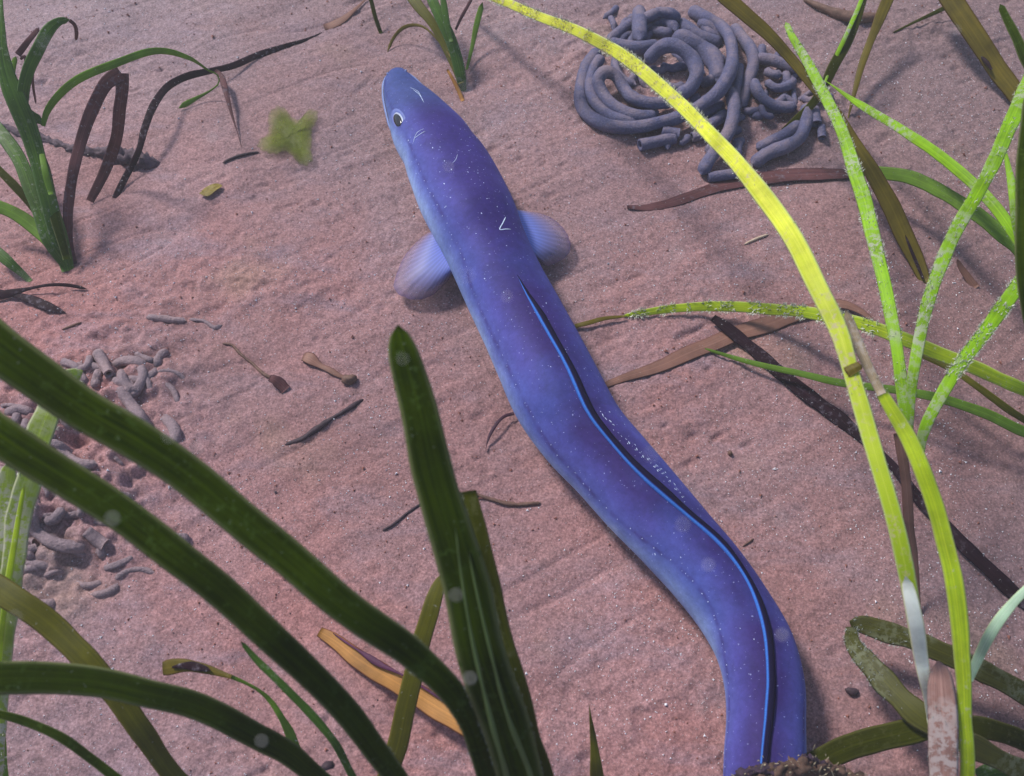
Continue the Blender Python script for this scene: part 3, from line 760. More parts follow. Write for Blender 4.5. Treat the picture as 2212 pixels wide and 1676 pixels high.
casts((180, 1060), 'low broken worm cast of scattered grey tubes at the left, behind the broad green leaves', [
    ([(350, 580), (420, 650), (510, 690), (600, 690)], 11.5, .002), ([(480, 780), (600, 835), (700, 880), (810, 900)], 13, .001),
    ([(880, 1085), (1000, 1120), (1100, 1148), (1170, 1158)], 15, .002), ([(220, 920), (190, 1010), (230, 1100), (330, 1170), (440, 1200), (530, 1200)], 16, .002),
    ([(270, 1040), (330, 1030), (390, 960)], 13, .004), ([(530, 1100), (600, 1160), (650, 1190)], 16, .001, 1), ([(130, 1230), (220, 1205)], 12, .001, 1), ([(140, 1165), (210, 1170)], 10, .001, 1),
    ([(640, 1335), (720, 1310), (830, 1265)], 10, .0), ([(120, 1290), (250, 1310), (390, 1350)], 12, -.001), ([(190, 1550), (280, 1552), (350, 1540)], 12, .0),
    ([(600, 0), (640, 70), (670, 135)], 13, .001, 1), ([(720, 220), (800, 320), (870, 420), (915, 530)], 16, .001), ([(110, 370), (90, 450)], 11, .001), ([(165, 410), (145, 490)], 10, .001),
    ([(-20, 830), (40, 770)], 13, .001), ([(1010, 400), (1080, 500), (1065, 590)], 15, -.001), ([(830, 170), (900, 175), (930, 240)], 9, .0), ([(560, 20), (530, 90), (450, 110)], 9, .0),
    ([(760, 60), (830, 40), (900, 80)], 7, .0), ([(380, 60), (470, 90), (520, 150)], 10, .0), ([(980, 180), (1060, 230), (1100, 320)], 8, -.0005), ([(20, 520), (60, 600)], 12, .001),
    ([(0, 330), (70, 325), (140, 345)], 5, .002), ([(460, 1420), (540, 1440), (640, 1420)], 9, -.001), ([(700, 640), (760, 700)], 6, 0), ([(270, 1380), (330, 1355), (400, 1350)], 6, .001),
], (0, 760.4), .3507, CAST2, True, extra=[(560, 350, 420, 330, 26, 7, 14, 100, 330), (400, 1100, 380, 350, 18, 7, 13, 90, 300)])
def single(name, label, cat, o): 
    o.name = name
    if '_b' in o: del o['_b']
    return tag(o, label, cat)
single('cast_fragment', 'short grey sand tube lying alone left of the eel, above the left worm cast', 'worm cast', tube('cast_fragment', [(316, 686, None, 7), (350, 688, None, 8), (402, 693, None, 6)], CAST2, rough=.3, sink=.7))
single('cast_fragment', 'thin curved sand tube trailing right of the short grey tube', 'worm cast', tube('cast_fragment', [(408, 690, None, 4), (440, 694, None, 5), (465, 708, None, 5), (480, 702, None, 4)], CAST2, rough=.5, sink=.9))

# ------------------------------------------------------------------ seagrass plant, top left
def plant(rootxy, label, blades, group=None):
    root = thing('seagrass_plant', on(*rootxy), label, 'seagrass', group)
    for b in blades:
        kw = b[2] if len(b) > 2 else {}
        fz = kw.pop('fz', None); nm = kw.pop('name', 'blade')
        o = blade(nm, b[0], b[1], root, **kw)
        if fz: 
            for a in (fz if isinstance(fz, list) else [fz]): f_ = fuzz(o, *a); 
            if f_: f_['kind'] = 'stuff'
        del o['_b']
    return root
plant((145, 582), 'leafy green seagrass plant rooted in the sand at the upper left', [
    ([(148, 585, 0, 26), (135, 540, .012, 34), (105, 430, .04, 34), (70, 310, .065, 36), (38, 225, .085, 42), (8, 130, .10, 30), (2, 40, .11, 18), (2, -60, .115, 14)], MID, dict(tip='point')),
    ([(145, 560, .01, 16), (120, 470, .03, 22), (95, 360, .05, 24), (60, 285, .065, 26), (20, 190, .08, 24), (-30, 110, .09, 20)], DARK, {}),
    ([(60, 290, .068, 16), (48, 215, .085, 24), (62, 150, .10, 26), (84, 100, .11, 26), (105, 65, .115, 26), (128, 47, .115, 17), (150, 43, .11, 11)], MID, dict(wob=.03)),
    ([(150, 44, .11, 8), (160, 52, .107, 8), (165, 68, .10, 8), (164, 87, .09, 6)], BROWN, {}),
    ([(93, 272, .065, 9), (100, 245, .072, 13), (125, 208, .085, 16), (165, 174, .095, 17), (250, 137, .10, 17), (320, 112, .09, 15), (365, 111, .075, 13), (405, 124, .06, 10), (432, 139, .04, 6), (452, 153, .03, 4), (470, 162, .022, 3), (473, 178, .015, 3), (455, 195, .008, 4), (425, 212, .004, 8), (400, 226, .003, 12), (386, 234, .002, 8)], MIDL, dict(wob=.03)),
    ([(62, 240, .075, 12), (78, 255, .07, 20), (92, 268, .066, 14)], MID, {}),
    ([(38, 118, .10, 14), (60, 90, .105, 12), (84, 60, .10, 8)], BROWN, {}), ([(45, 128, .09, 5), (53, 122, .093, 7), (57, 140, .088, 6), (58, 165, .08, 4)], BROWN, {}),
    ([(24, 190, .085, 10), (26, 150, .09, 13), (34, 122, .09, 10)], MIDL, {}),
    ([(150, 580, 0, 20), (110, 520, .02, 34), (78, 440, .035, 30), (35, 335, .045, 30), (-30, 250, .05, 28)], MID, {}),
    ([(145, 575, .0, 18), (116, 500, .02, 22), (80, 455, .028, 20), (30, 400, .035, 18), (-30, 340, .04, 16)], DARKO, {}),
    ([(148, 578, .0, 22), (115, 530, .015, 30), (70, 487, .022, 30), (30, 460, .026, 28), (-40, 430, .03, 26)], MIDL, {}),
    ([(66, 608, .0, 12), (48, 590, .005, 16), (22, 568, .01, 22), (-20, 530, .015, 24)], MID, {}),
    ([(110, 420, .045, 10), (98, 370, .055, 14), (88, 320, .06, 10)], MIDL, {}),
    ([(72, 130, .08, 7), (70, 170, .07, 6), (78, 225, .05, 4)], BROWN, {})])
# folded brown leaf
root = thing('dead_seagrass_leaf', on(155, 565), 'purple brown leaf folded over into an arch beside the upper left seagrass plant', 'dead leaf')
for pts, mt in (([(162, 570, 0, 10), (150, 530, .01, 16), (147, 450, .03, 21), (158, 370, .05, 22), (180, 290, .065, 25), (207, 220, .08, 27), (232, 178, .088, 30), (262, 158, .09, 34)], BROWN),
                ([(262, 158, .0895, 30), (264, 190, .082, 27), (258, 240, .065, 26), (252, 290, .045, 24), (240, 335, .025, 24), (222, 380, .012, 22), (195, 435, .002, 16)], BROWN)):
    o = blade('leaf_length', pts, mt, root, wob=.04, tip='cut'); del o['_b']
o = tube('driftwood_twig', [(0, 268, None, 5), (50, 290, None, 9), (100, 302, None, 8), (160, 322, None, 8), (215, 330, None, 11), (270, 340, None, 19), (325, 352, None, 15), (345, 350, None, 6)], SILTY, rough=.9, noise_f=260, sink=.9, nseg=18, n=70)
single('driftwood_twig', 'dark silty twig lying on the sand behind the folded brown leaf', 'twig', o)
# long brown leaf running to the top
root = thing('dead_seagrass_leaf', on(300, 330), 'long thin black brown leaf arching from the dark twig up to the top edge', 'dead leaf')
for pts, mt, kw in (([(248, 428, .0, 12), (270, 385, .004, 14), (300, 325, .012, 13), (313, 275, .018, 15), (335, 222, .02, 16), (365, 185, .018, 16), (410, 163, .014, 15), (455, 153, .010, 13), (500, 143, .006, 14), (560, 118, .002, 14), (610, 102, .0015, 12), (665, 84, .0005, 10), (700, 68, -.0005, 8)], BLACK, dict(face=.8)),
                    ([(465, 152, .011, 10), (478, 165, .012, 14), (490, 205, .010, 10), (502, 250, .006, 6), (517, 300, .001, 3), (521, 318, .0, 3)], BROWN, {}),
                    ([(700, 60, .0, 18), (740, 42, .0015, 20), (765, 22, .002, 14), (800, -10, .002, 12)], RUST, dict(face=.2))):
    o = blade('leaf_length', pts, mt, root, wob=.06, tip='point', **kw); del o['_b']

# ------------------------------------------------------------------ seagrass plant, top centre
plant((1002, 205), 'small dark green seagrass shoot standing in the sand behind the eel snout', [
    ([(1001, 197, .0, 14), (996, 170, .008, 22), (985, 120, .02, 25), (970, 75, .032, 25), (948, 30, .042, 24), (925, -20, .05, 22), (900, -80, .055, 18)], MID, {}),
    ([(996, 180, .006, 12), (978, 135, .012, 18), (958, 90, .02, 20), (930, 45, .027, 19), (900, 10, .032, 24), (870, -40, .035, 20)], OLIVE, {}),
    ([(975, 90, .03, 9), (965, 45, .04, 14), (955, -10, .05, 13)], MID, {}), ([(984, 64, .03, 5), (998, 35, .04, 7), (1020, -5, .05, 7)], BROWN, {}),
    ([(1008, 150, .003, 5), (1020, 100, .01, 9), (1030, 50, .02, 13), (1042, 5, .03, 12)], MIDL, {}),
    ([(975, 125, .015, 5), (940, 80, .018, 4), (915, 58, .02, 5), (893, 54, .018, 7), (868, 62, .012, 8), (850, 82, .006, 7), (837, 112, .0, 6)], TAN, {}),
    ([(1000, 218, .0, 9), (990, 195, .003, 9), (975, 165, .008, 7), (966, 150, .010, 5)], ORANGE, dict(tip='cut'))])
o = blade('loose_seagrass_blade', [(823, 72, .0, 8), (812, 40, .01, 9), (800, -5, .02, 9), (790, -40, .03, 9)], DARKO); single('loose_seagrass_blade', 'lone narrow dark green blade poking in at the top edge, left of the seagrass shoot', 'seagrass blade', o)

# green alga fragment
def alga(name, outline, mat, label, h):
    cx = sum(p[0] for p in outline) / len(outline); cy = sum(p[1] for p in outline) / len(outline)
    pts = [tuple(q[:2]) for q in catmull([(x, y, 0) for x, y in outline] + [(outline[0][0], outline[0][1], 0)], 90)][:-1]
    V, F = [], []; R_ = 12; K = len(pts)
    for s in (1, -1):
        for r_ in range(R_ + 1):
            t = r_ / R_
            for k_, (x, y) in enumerate(pts):
                j = 1 + .03 * math.sin(k_ * 2.1) * t
                z = h * (.5 + .5 * mnoise.noise(Vector(((cx + (x - cx) * t) * .03, (cy + (y - cy) * t) * .03, 0)))) * 1.0 + .002
                V.append(on(cx + (x - cx) * t * j, cy + (y - cy) * t * j, z + s * .0002))
    m_ = (R_ + 1) * K
    for r_ in range(R_):
        for k_ in range(K):
            a, b = r_ * K + k_, r_ * K + (k_ + 1) % K
            F.append((a, b, b + K, a + K)); F.append((m_ + a + K, m_ + b + K, m_ + b, m_ + a))
    for k_ in range(K): a, b = R_ * K + k_, R_ * K + (k_ + 1) % K; F.append((a, b, m_ + b, m_ + a))
    o = mesh_obj(name, V, F, mat, uvs=[(v[0] * 12, v[1] * 12) for v in V], attrs={'rim': [((i // K) % (R_ + 1)) / R_ for i in range(len(V))]}); return tag(o, label, 'alga')
def soft_rim(mt):
    nt = mt.node_tree; out = nt.nodes['Material Output']; src = out.inputs[0].links[0].from_socket
    at_ = nt.nodes.new('ShaderNodeAttribute'); at_.attribute_name = 'rim'; rp = nt.nodes.new('ShaderNodeValToRGB')
    rp.color_ramp.elements[0].position = .55; rp.color_ramp.elements[0].color = (.38, .38, .38, 1); rp.color_ramp.elements[1].position = 1; rp.color_ramp.elements[1].color = (.85, .85, .85, 1)
    tr = nt.nodes.new('ShaderNodeBsdfTransparent'); mx = nt.nodes.new('ShaderNodeMixShader')
    nt.links.new(at_.outputs['Fac'], rp.inputs[0]); nt.links.new(rp.outputs[0], mx.inputs[0]); nt.links.new(src, mx.inputs[1]); nt.links.new(tr.outputs[0], mx.inputs[2]); nt.links.new(mx.outputs[0], out.inputs[0])
    return mt
ALG = soft_rim(mat_leaf('sea_lettuce', (.19, .24, .02), (.28, .33, .04), trans=.5, streak=4))
alga('sea_lettuce_scrap', [(584, 240), (600, 228), (618, 236), (630, 252), (644, 258), (656, 250), (666, 236), (686, 240), (684, 262), (674, 280), (674, 305), (672, 325), (676, 345), (660, 358), (642, 350), (630, 336), (612, 326), (600, 332), (578, 330), (556, 316), (562, 300), (576, 292), (580, 274), (578, 256)], ALG, 'ragged star shaped green seaweed scrap on the sand left of the eel head', .005)
alga('sea_lettuce_scrap', [(430, 418), (445, 404), (468, 396), (480, 401), (468, 410), (448, 424)], mat_leaf('yellow_alga', (.32, .24, .05), (.40, .30, .07), trans=.3, streak=4), 'small yellowish seaweed scrap lying left of the star shaped scrap', .002)

# ------------------------------------------------------------------ right-hand seagrass
G = 'seagrass growing at the right of the eel'
STRAW = mat_plain('straw', (.5, .38, .28))
R1f = [(FUZZ, 1000, .0020, .60, 1.0, .8), (FUZZ, 300, .0013, .3, .65, .9), (STRAW, 1400, .0013, .68, .98, .0, 'sandy_crust'), (TWIGB, 260, .0011, .74, .92, .0, 'brown_crust')]
plant((2110, 2090), 'tall yellow green seagrass plant, its longest leaf arching over the worm cast to the top', [
    ([(2105, 2090, 0, 20), (2060, 1850, .035, 22), (2035, 1700, .055, 22), (2020, 1600, .075, 20), (2004, 1500, .105, 20), (1985, 1400, .14, 28), (1960, 1240, .17, 35), (1930, 1110, .185, 36), (1898, 1000, .19, 37), (1862, 880, .195, 36), (1836, 797, .198, 34),
      (1815, 725, .20, 39), (1762, 612, .20, 42), (1712, 515, .195, 42), (1655, 430, .185, 41), (1600, 360, .175, 36), (1540, 295, .16, 33), (1478, 232, .145, 30), (1415, 175, .13, 30), (1335, 113, .11, 28), (1250, 70, .09, 24), (1165, 35, .07, 20), (1075, -2, .05, 18), (980, -40, .03, 14)], YELLOW, dict(tip='cut', wob=.03, n=110, fz=R1f)),
    ([(1848, 806, .1995, 34), (1842, 797, .1998, 36), (1838, 788, .2, 35)], TAN, dict(name='leaf_scar', tip='cut', n=14)),
    ([(2108, 2090, 0, 24), (2095, 1850, .06, 28), (2090, 1676, .10, 30), (2084, 1520, .125, 30), (2078, 1390, .14, 36), (2060, 1260, .155, 38), (2030, 1130, .165, 37), (1990, 1010, .175, 36), (1945, 915, .18, 33), (1905, 850, .183, 26)], YELLOW2, dict(wob=.02, tip='cut')),
    ([(1905, 852, .183, 20), (1870, 780, .186, 22), (1842, 715, .188, 24), (1828, 670, .19, 14)], GREYTAN, dict(wob=.05, fz=(FUZZ, 60, .0014))),
    ([(2106, 2080, .0, 40), (2050, 1850, .07, 52), (2038, 1676, .10, 58), (2036, 1550, .12, 60), (2032, 1470, .13, 54), (2026, 1428, .135, 38)], PINK, dict(name='stem', wob=.06, tip='round', fz=(FUZZG, 300, .0012, 0, 1, .6))),
    ([(2010, 1560, .088, 12), (2003, 1500, .108, 20), (1990, 1425, .137, 30), (1978, 1350, .157, 32), (1966, 1290, .167, 30), (1956, 1245, .171, 22)], WHITE, dict(name='glossy_leaf', wob=.02, tip='round')),
], G)
plant((1965, 1175), 'bright green seagrass shoot with spreading leaves crossing behind the yellow leaf', [
    ([(1985, 1330, .0, 10), (1978, 1240, .02, 14), (1966, 1150, .045, 20), (1958, 1060, .07, 22), (1950, 990, .085, 22), (1942, 935, .095, 22)], RUST, dict(name='stem', tip='cut', wob=.06)),
    ([(1964, 960, .09, 16), (1961, 925, .10, 24), (1952, 860, .11, 27), (1938, 760, .12, 26), (1917, 650, .125, 27), (1895, 545, .125, 30), (1868, 440, .12, 31), (1838, 340, .11, 28), (1805, 255, .10, 25), (1770, 185, .09, 23), (1735, 120, .08, 19), (1710, 75, .075, 15), (1698, 48, .07, 12)], BRIGHT, dict(wob=.04, fz=(FUZZ, 700, .0018, .1, 1.0, .55))),
    ([(1966, 960, .092, 10), (1966, 900, .105, 18), (1972, 810, .12, 22), (1990, 710, .13, 26), (2020, 610, .14, 27), (2055, 520, .145, 29), (2100, 435, .15, 28), (2145, 355, .15, 30), (2180, 275, .145, 32), (2215, 190, .14, 30), (2250, 100, .13, 26)], BRIGHT, dict(wob=.06, fz=(FUZZ, 500, .0018, .2, .9, .5))),
    ([(1990, 1025, .088, 10), (1988, 968, .10, 20), (2005, 905, .115, 26), (2040, 840, .125, 27), (2085, 775, .13, 30), (2140, 700, .135, 32), (2200, 615, .135, 32), (2280, 520, .13, 30)], BRIGHT, dict(wob=.06, fz=(FUZZ, 600, .0020, .3, .9, .5))),
], G)
plant((2330, 960), 'fresh green seagrass leaves slanting in from the right edge', [
    ([(2340, 970, 0, 14), (2280, 740, .05, 20), (2215, 545, .08, 25), (2180, 490, .085, 25), (2140, 435, .085, 24), (2080, 375, .08, 23), (2010, 320, .07, 22), (1940, 275, .06, 19), (1880, 240, .05, 17), (1830, 208, .04, 13), (1780, 172, .03, 8)], BRIGHT, dict(wob=.04, tip='point', fz=(FUZZ, 120, .0012, .4, .9))),
    ([(2340, 980, 0, 20), (2270, 680, .04, 28), (2200, 535, .06, 33), (2160, 500, .06, 33), (2090, 450, .055, 31), (2020, 405, .045, 29), (1950, 380, .035, 28), (1880, 370, .025, 26), (1850, 366, .018, 20)], MIDL, dict(wob=.05, fz=(FUZZG, 120, .0014, .5, 1.0))),
    ([(2340, 990, 0, 18), (2280, 880, .03, 24), (2212, 842, .045, 28), (2130, 805, .055, 30), (2050, 772, .06, 31), (1980, 745, .06, 31), (1900, 712, .055, 29), (1820, 688, .045, 27), (1740, 675, .03, 26), (1660, 668, .018, 24), (1560, 662, .01, 22), (1460, 665, .006, 18), (1390, 675, .003, 14), (1345, 682, .001, 7)], YELLOW2, dict(wob=.05, fz=(FUZZ, 900, .0024, .45, 1.0, .5))),
    ([(2345, 1000, 0, 12), (2290, 960, .02, 18), (2212, 932, .03, 23), (2120, 890, .035, 22), (2020, 858, .035, 20), (1920, 840, .03, 17), (1820, 828, .022, 16), (1720, 805, .014, 14), (1640, 788, .008, 12), (1570, 768, .004, 9), (1518, 752, .001, 5)], MIDL, dict(wob=.05, fz=(FUZZG, 90, .0012, .4, .9))),
    ([(2345, 1000, 0, 10), (2250, 930, .02, 14), (2180, 885, .03, 16), (2110, 835, .035, 15), (2060, 800, .035, 13), (1985, 765, .03, 10)], OLIVE, dict(wob=.05)),
    ([(2350, 700, .0, 16), (2290, 300, .09, 22), (2214, 120, .12, 22), (2160, 10, .12, 14)], DARK, {}),
    ([(2212, 560, .09, 16), (2195, 470, .11, 22), (2184, 390, .115, 16), (2170, 320, .12, 6)], BRIGHT, {}),
], G)
# dark blurred leaf on the right edge (close to the lens)
o = blade('near_seagrass_leaf', [(2420, 1150, .0, 20), (2320, 900, .15, 28), (2240, 740, .22, 30), (2216, 620, .24, 34), (2213, 480, .25, 36), (2216, 340, .25, 36), (2232, 200, .24, 34), (2265, 40, .22, 28)], DARK); single('near_seagrass_leaf', 'dark teal green leaf running down the right edge of the view', 'seagrass blade', o)
# olive leaves leaning in from the top
plant((1985, 590), 'olive leaf leaning from the top edge behind the bright shoot, black slit near its foot', [
    ([(2000, 612, .0, 22), (1978, 560, .005, 34), (1945, 490, .015, 40), (1905, 410, .03, 36), (1870, 345, .045, 30), (1835, 290, .055, 25), (1800, 235, .065, 22), (1760, 190, .07, 20), (1715, 135, .075, 22), (1665, 80, .08, 26), (1610, 30, .085, 30), (1560, -15, .09, 34), (1500, -80, .09, 34)], TAN, dict(wob=.03, tip='cut')),
    ([(1994, 602, .003, 5), (1978, 565, .007, 7), (1966, 535, .011, 6), (1955, 507, .015, 3)], BLACK, dict(name='slit', face=1)),
], G)
plant((2200, 225), 'broad brownish olive leaf slanting across the upper right corner', [
    ([(2230, 262, .0, 30), (2190, 198, .01, 38), (2150, 140, .02, 40), (2105, 75, .03, 42), (2060, 5, .04, 44), (2010, -80, .05, 44)], TAN, dict(wob=.03, tip='cut')),
    ([(2142, 150, .019, 5), (2130, 133, .021, 9), (2120, 122, .023, 6)], BLACK, dict(name='dark_bite')),
], G)
plant((1700, 275), 'striped dark green leaf rising from the worm cast to the top edge', [
    ([(1690, 282, .004, 9), (1720, 258, .008, 15), (1752, 228, .015, 18), (1778, 190, .025, 20), (1800, 145, .035, 22), (1828, 90, .045, 24), (1855, 30, .055, 25), (1880, -40, .06, 24)], DARKO, dict(tip='point', fz=(FUZZG, 100, .0012, .1, .9))),
    ([(1782, 178, .028, 5), (1800, 135, .0375, 8), (1826, 80, .048, 9), (1855, 15, .058, 9), (1875, -40, .062, 8)], BRIGHT, dict(name='green_stripe')),
], G)
plant((1833, 255), 'faint thin brown leaf standing between the olive leaves at the top right', [
    ([(1832, 255, .0, 3), (1842, 215, .008, 8), (1858, 150, .018, 14), (1875, 100, .026, 16), (1900, 40, .035, 22), (1930, -30, .045, 28)], TAN, {})], G)
plant((2105, 625), 'short curled rusty leaf stub on the sand right of the bright shoot', [([(2108, 622, .0, 18), (2090, 598, .003, 16), (2075, 575, .008, 12), (2068, 560, .012, 8)], RUST, dict(tip='round'))])
o = tube('driftwood_twig', [(1735, -2, None, 4), (1790, 22, None, 9), (1850, 38, None, 12), (1905, 35, None, 8)], TWIGB, rough=.3); single('driftwood_twig', 'dark brown twig on the sand at the top edge, right of the worm cast', 'twig', o)
o = blade('dead_seagrass_leaf', [(1930, 70, .001, 3), (1975, 48, .004, 6), (2030, 22, .008, 10), (2090, -10, .012, 14)], DARKO, face=.5); single('dead_seagrass_leaf', 'thin dark leaf edge running to the top between two olive leaves', 'dead leaf', o)
# black strap
root = thing('black_strap_leaf', on(1545, 690), 'long black rotting strap leaf lying diagonally on the sand right of the eel', 'dead leaf')
o = blade('leaf_length', [(1540, 686, .006, 16), (1575, 712, .005, 26), (1620, 748, .004, 27), (1680, 800, .003, 29), (1740, 850, .003, 31), (1800, 895, .003, 32), (1850, 935, .003, 26), (1880, 958, .003, 20), (1930, 1010, .003, 20), (1985, 1075, .004, 24), (2050, 1145, .005, 28), (2110, 1205, .005, 30), (2180, 1270, .004, 32), (2300, 1370, .003, 30)], BLACK, root, face=.7, tip='cut', wob=.10); f_ = fuzz(o, FUZZG, 160, .0009, .1, .6, .4, 'silt_tufts'); f_['kind'] = 'stuff'; del o['_b']
o = blade('dead_seagrass_leaf', [(1300, 836, .001, 12), (1360, 812, .001, 22), (1430, 788, .001, 30), (1510, 755, .0015, 38), (1590, 722, .0015, 40), (1680, 692, .002, 40), (1760, 668, .003, 34), (1815, 655, .004, 26), (1860, 672, .005, 18), (1895, 700, .004, 9)], RUST, face=0, wob=.06); single('dead_seagrass_leaf', 'rusty brown leaf pressed flat on the sand beneath the black strap, right of the eel', 'dead leaf', o)
o = blade('dead_seagrass_leaf', [(1355, 448, .0005, 10), (1400, 449, .0006, 18), (1460, 436, .0004, 26), (1530, 412, .0002, 30), (1600, 392, .0008, 34), (1680, 380, .002, 38), (1760, 376, .002, 38), (1850, 376, .002, 30)], BROWN, face=0, wob=.08); single('dead_seagrass_leaf', 'brown silt covered leaf lying flat just below the large worm cast', 'dead leaf', o)
o = blade('dead_seagrass_leaf', [(1240, 705, .002, 10), (1270, 697, .004, 11), (1300, 689, .004, 10), (1350, 683, .003, 6)], TAN, face=.3, tip='cut'); single('dead_seagrass_leaf', 'small amber leaf tip touching the right flank of the eel', 'dead leaf', o)
# bottom right olive leaves
G2 = 'olive leaves at the lower right'
root = thing('folded_olive_leaf', on(1850, 1390), 'olive leaf folded back on itself near the lower right corner', 'seagrass leaf', G2)
for pts in ([(1838, 1352, .030, 24), (1860, 1348, .032, 38), (1920, 1366, .034, 44), (1990, 1392, .035, 45), (2060, 1420, .034, 45), (2140, 1460, .03, 46), (2230, 1505, .02, 46), (2330, 1560, .0, 40)],
            [(1838, 1355, .030, 22), (1842, 1390, .036, 32), (1875, 1430, .042, 46), (1930, 1490, .048, 52), (1990, 1548, .05, 54), (2060, 1590, .05, 50), (2140, 1632, .045, 48), (2230, 1680, .03, 46), (2330, 1740, .0, 40)]):
    o = blade('leaf_length', pts, LOOP, root, wob=.12); f_ = fuzz(o, FUZZG, 200 if pts[1][1] > 1380 else 60, .0016, 0, .3, .5); f_['kind'] = 'stuff'; del o['_b']
o = blade('olive_leaf', [(1700, 1672, .012, 30), (1750, 1650, .018, 48), (1810, 1625, .026, 52), (1880, 1600, .034, 54), (1950, 1582, .04, 54), (2010, 1570, .044, 50), (2120, 1572, .04, 46), (2300, 1640, .0, 40)], DARKO, tip='cut'); single('olive_leaf', 'broad dark olive leaf pointing left towards the eel tail', 'seagrass leaf', o); o['group'] = G2
o = blade('pale_seagrass_leaf', [(2094, 1470, .10, 14), (2108, 1432, .11, 20), (2130, 1388, .12, 24), (2160, 1338, .13, 23), (2190, 1300, .135, 20), (2230, 1262, .14, 18), (2330, 1180, .13, 18)], PALE, tip='cut'); single('pale_seagrass_leaf', 'pale mint coloured leaf coming in low from the right edge', 'seagrass leaf', o)
o = blade('olive_leaf', [(2110, 1676, .03, 26), (2150, 1662, .032, 34), (2200, 1668, .03, 36), (2280, 1700, .0, 30)], MID); single('olive_leaf', 'green leaf tip peeking in at the lower right corner', 'seagrass leaf', o); o['group'] = G2

# algae mat at the foot of the frame, over the eel tail
root = thing('algae_clump', on(1700, 1676), 'shaggy brown algae clump over the eel tail at the bottom edge', 'algae')
pts = [(1560, 1716, .050, 18), (1620, 1682, .062, 13), (1680, 1664, .068, 14), (1735, 1655, .064, 16), (1790, 1672, .05, 18), (1850, 1702, .035, 20), (1900, 1750, .01, 20)]
ALGM = mat_plain('algae_mat', (.10, .055, .04), .8, .9, 300); ALGD = mat_plain('algae_dark', (.035, .018, .035), .8, .9, 300)
tube('matted_mass', pts, ALGM, root, rough=1.3, noise_f=260, nseg=20, n=110)
tube('matted_mass', [(1575, 1704, .056, 14), (1610, 1672, .064, 9), (1650, 1662, .069, 9), (1690, 1664, .068, 10)], ALGD, root, rough=1.2, noise_f=300, nseg=16, n=50)
tube('matted_mass', [(1735, 1634, .066, 5), (1752, 1642, .062, 9), (1790, 1668, .05, 8)], ALGD, root, rough=1.2, noise_f=300, nseg=14, n=30)
V, F = [], []; r = random.Random(5)
C_ = catmull([[*on(x, y, h), w] for x, y, h, w in pts], 60)
for _ in range(210):
    p = C_[r.randrange(5, 55)][:3] + np.array([r.gauss(0, .004), r.gauss(0, .003), r.gauss(.002, .002)])
    d = unit(np.array([r.uniform(-1, 1), r.uniform(-.4, 1), r.uniform(0, .9)])); s = unit(np.cross(d, np.array([.3, .2, 1]))); l = r.uniform(.001, .004); wd = r.uniform(.0001, .0004); k = len(V)
    V += [p - s * wd, p + s * wd, p + d * l * .6 + s * wd + np.array([0, 0, l * .1]), p + d * l * .6 - s * wd + np.array([0, 0, l * .1]), p + d * l]; F += [(k, k + 1, k + 2, k + 3), (k + 3, k + 2, k + 4)]
o = mesh_obj('filaments', V, F, mat_plain('algae_hair', (.34, .28, .18), .8, .8, 400), root, smooth=False); o['kind'] = 'stuff'

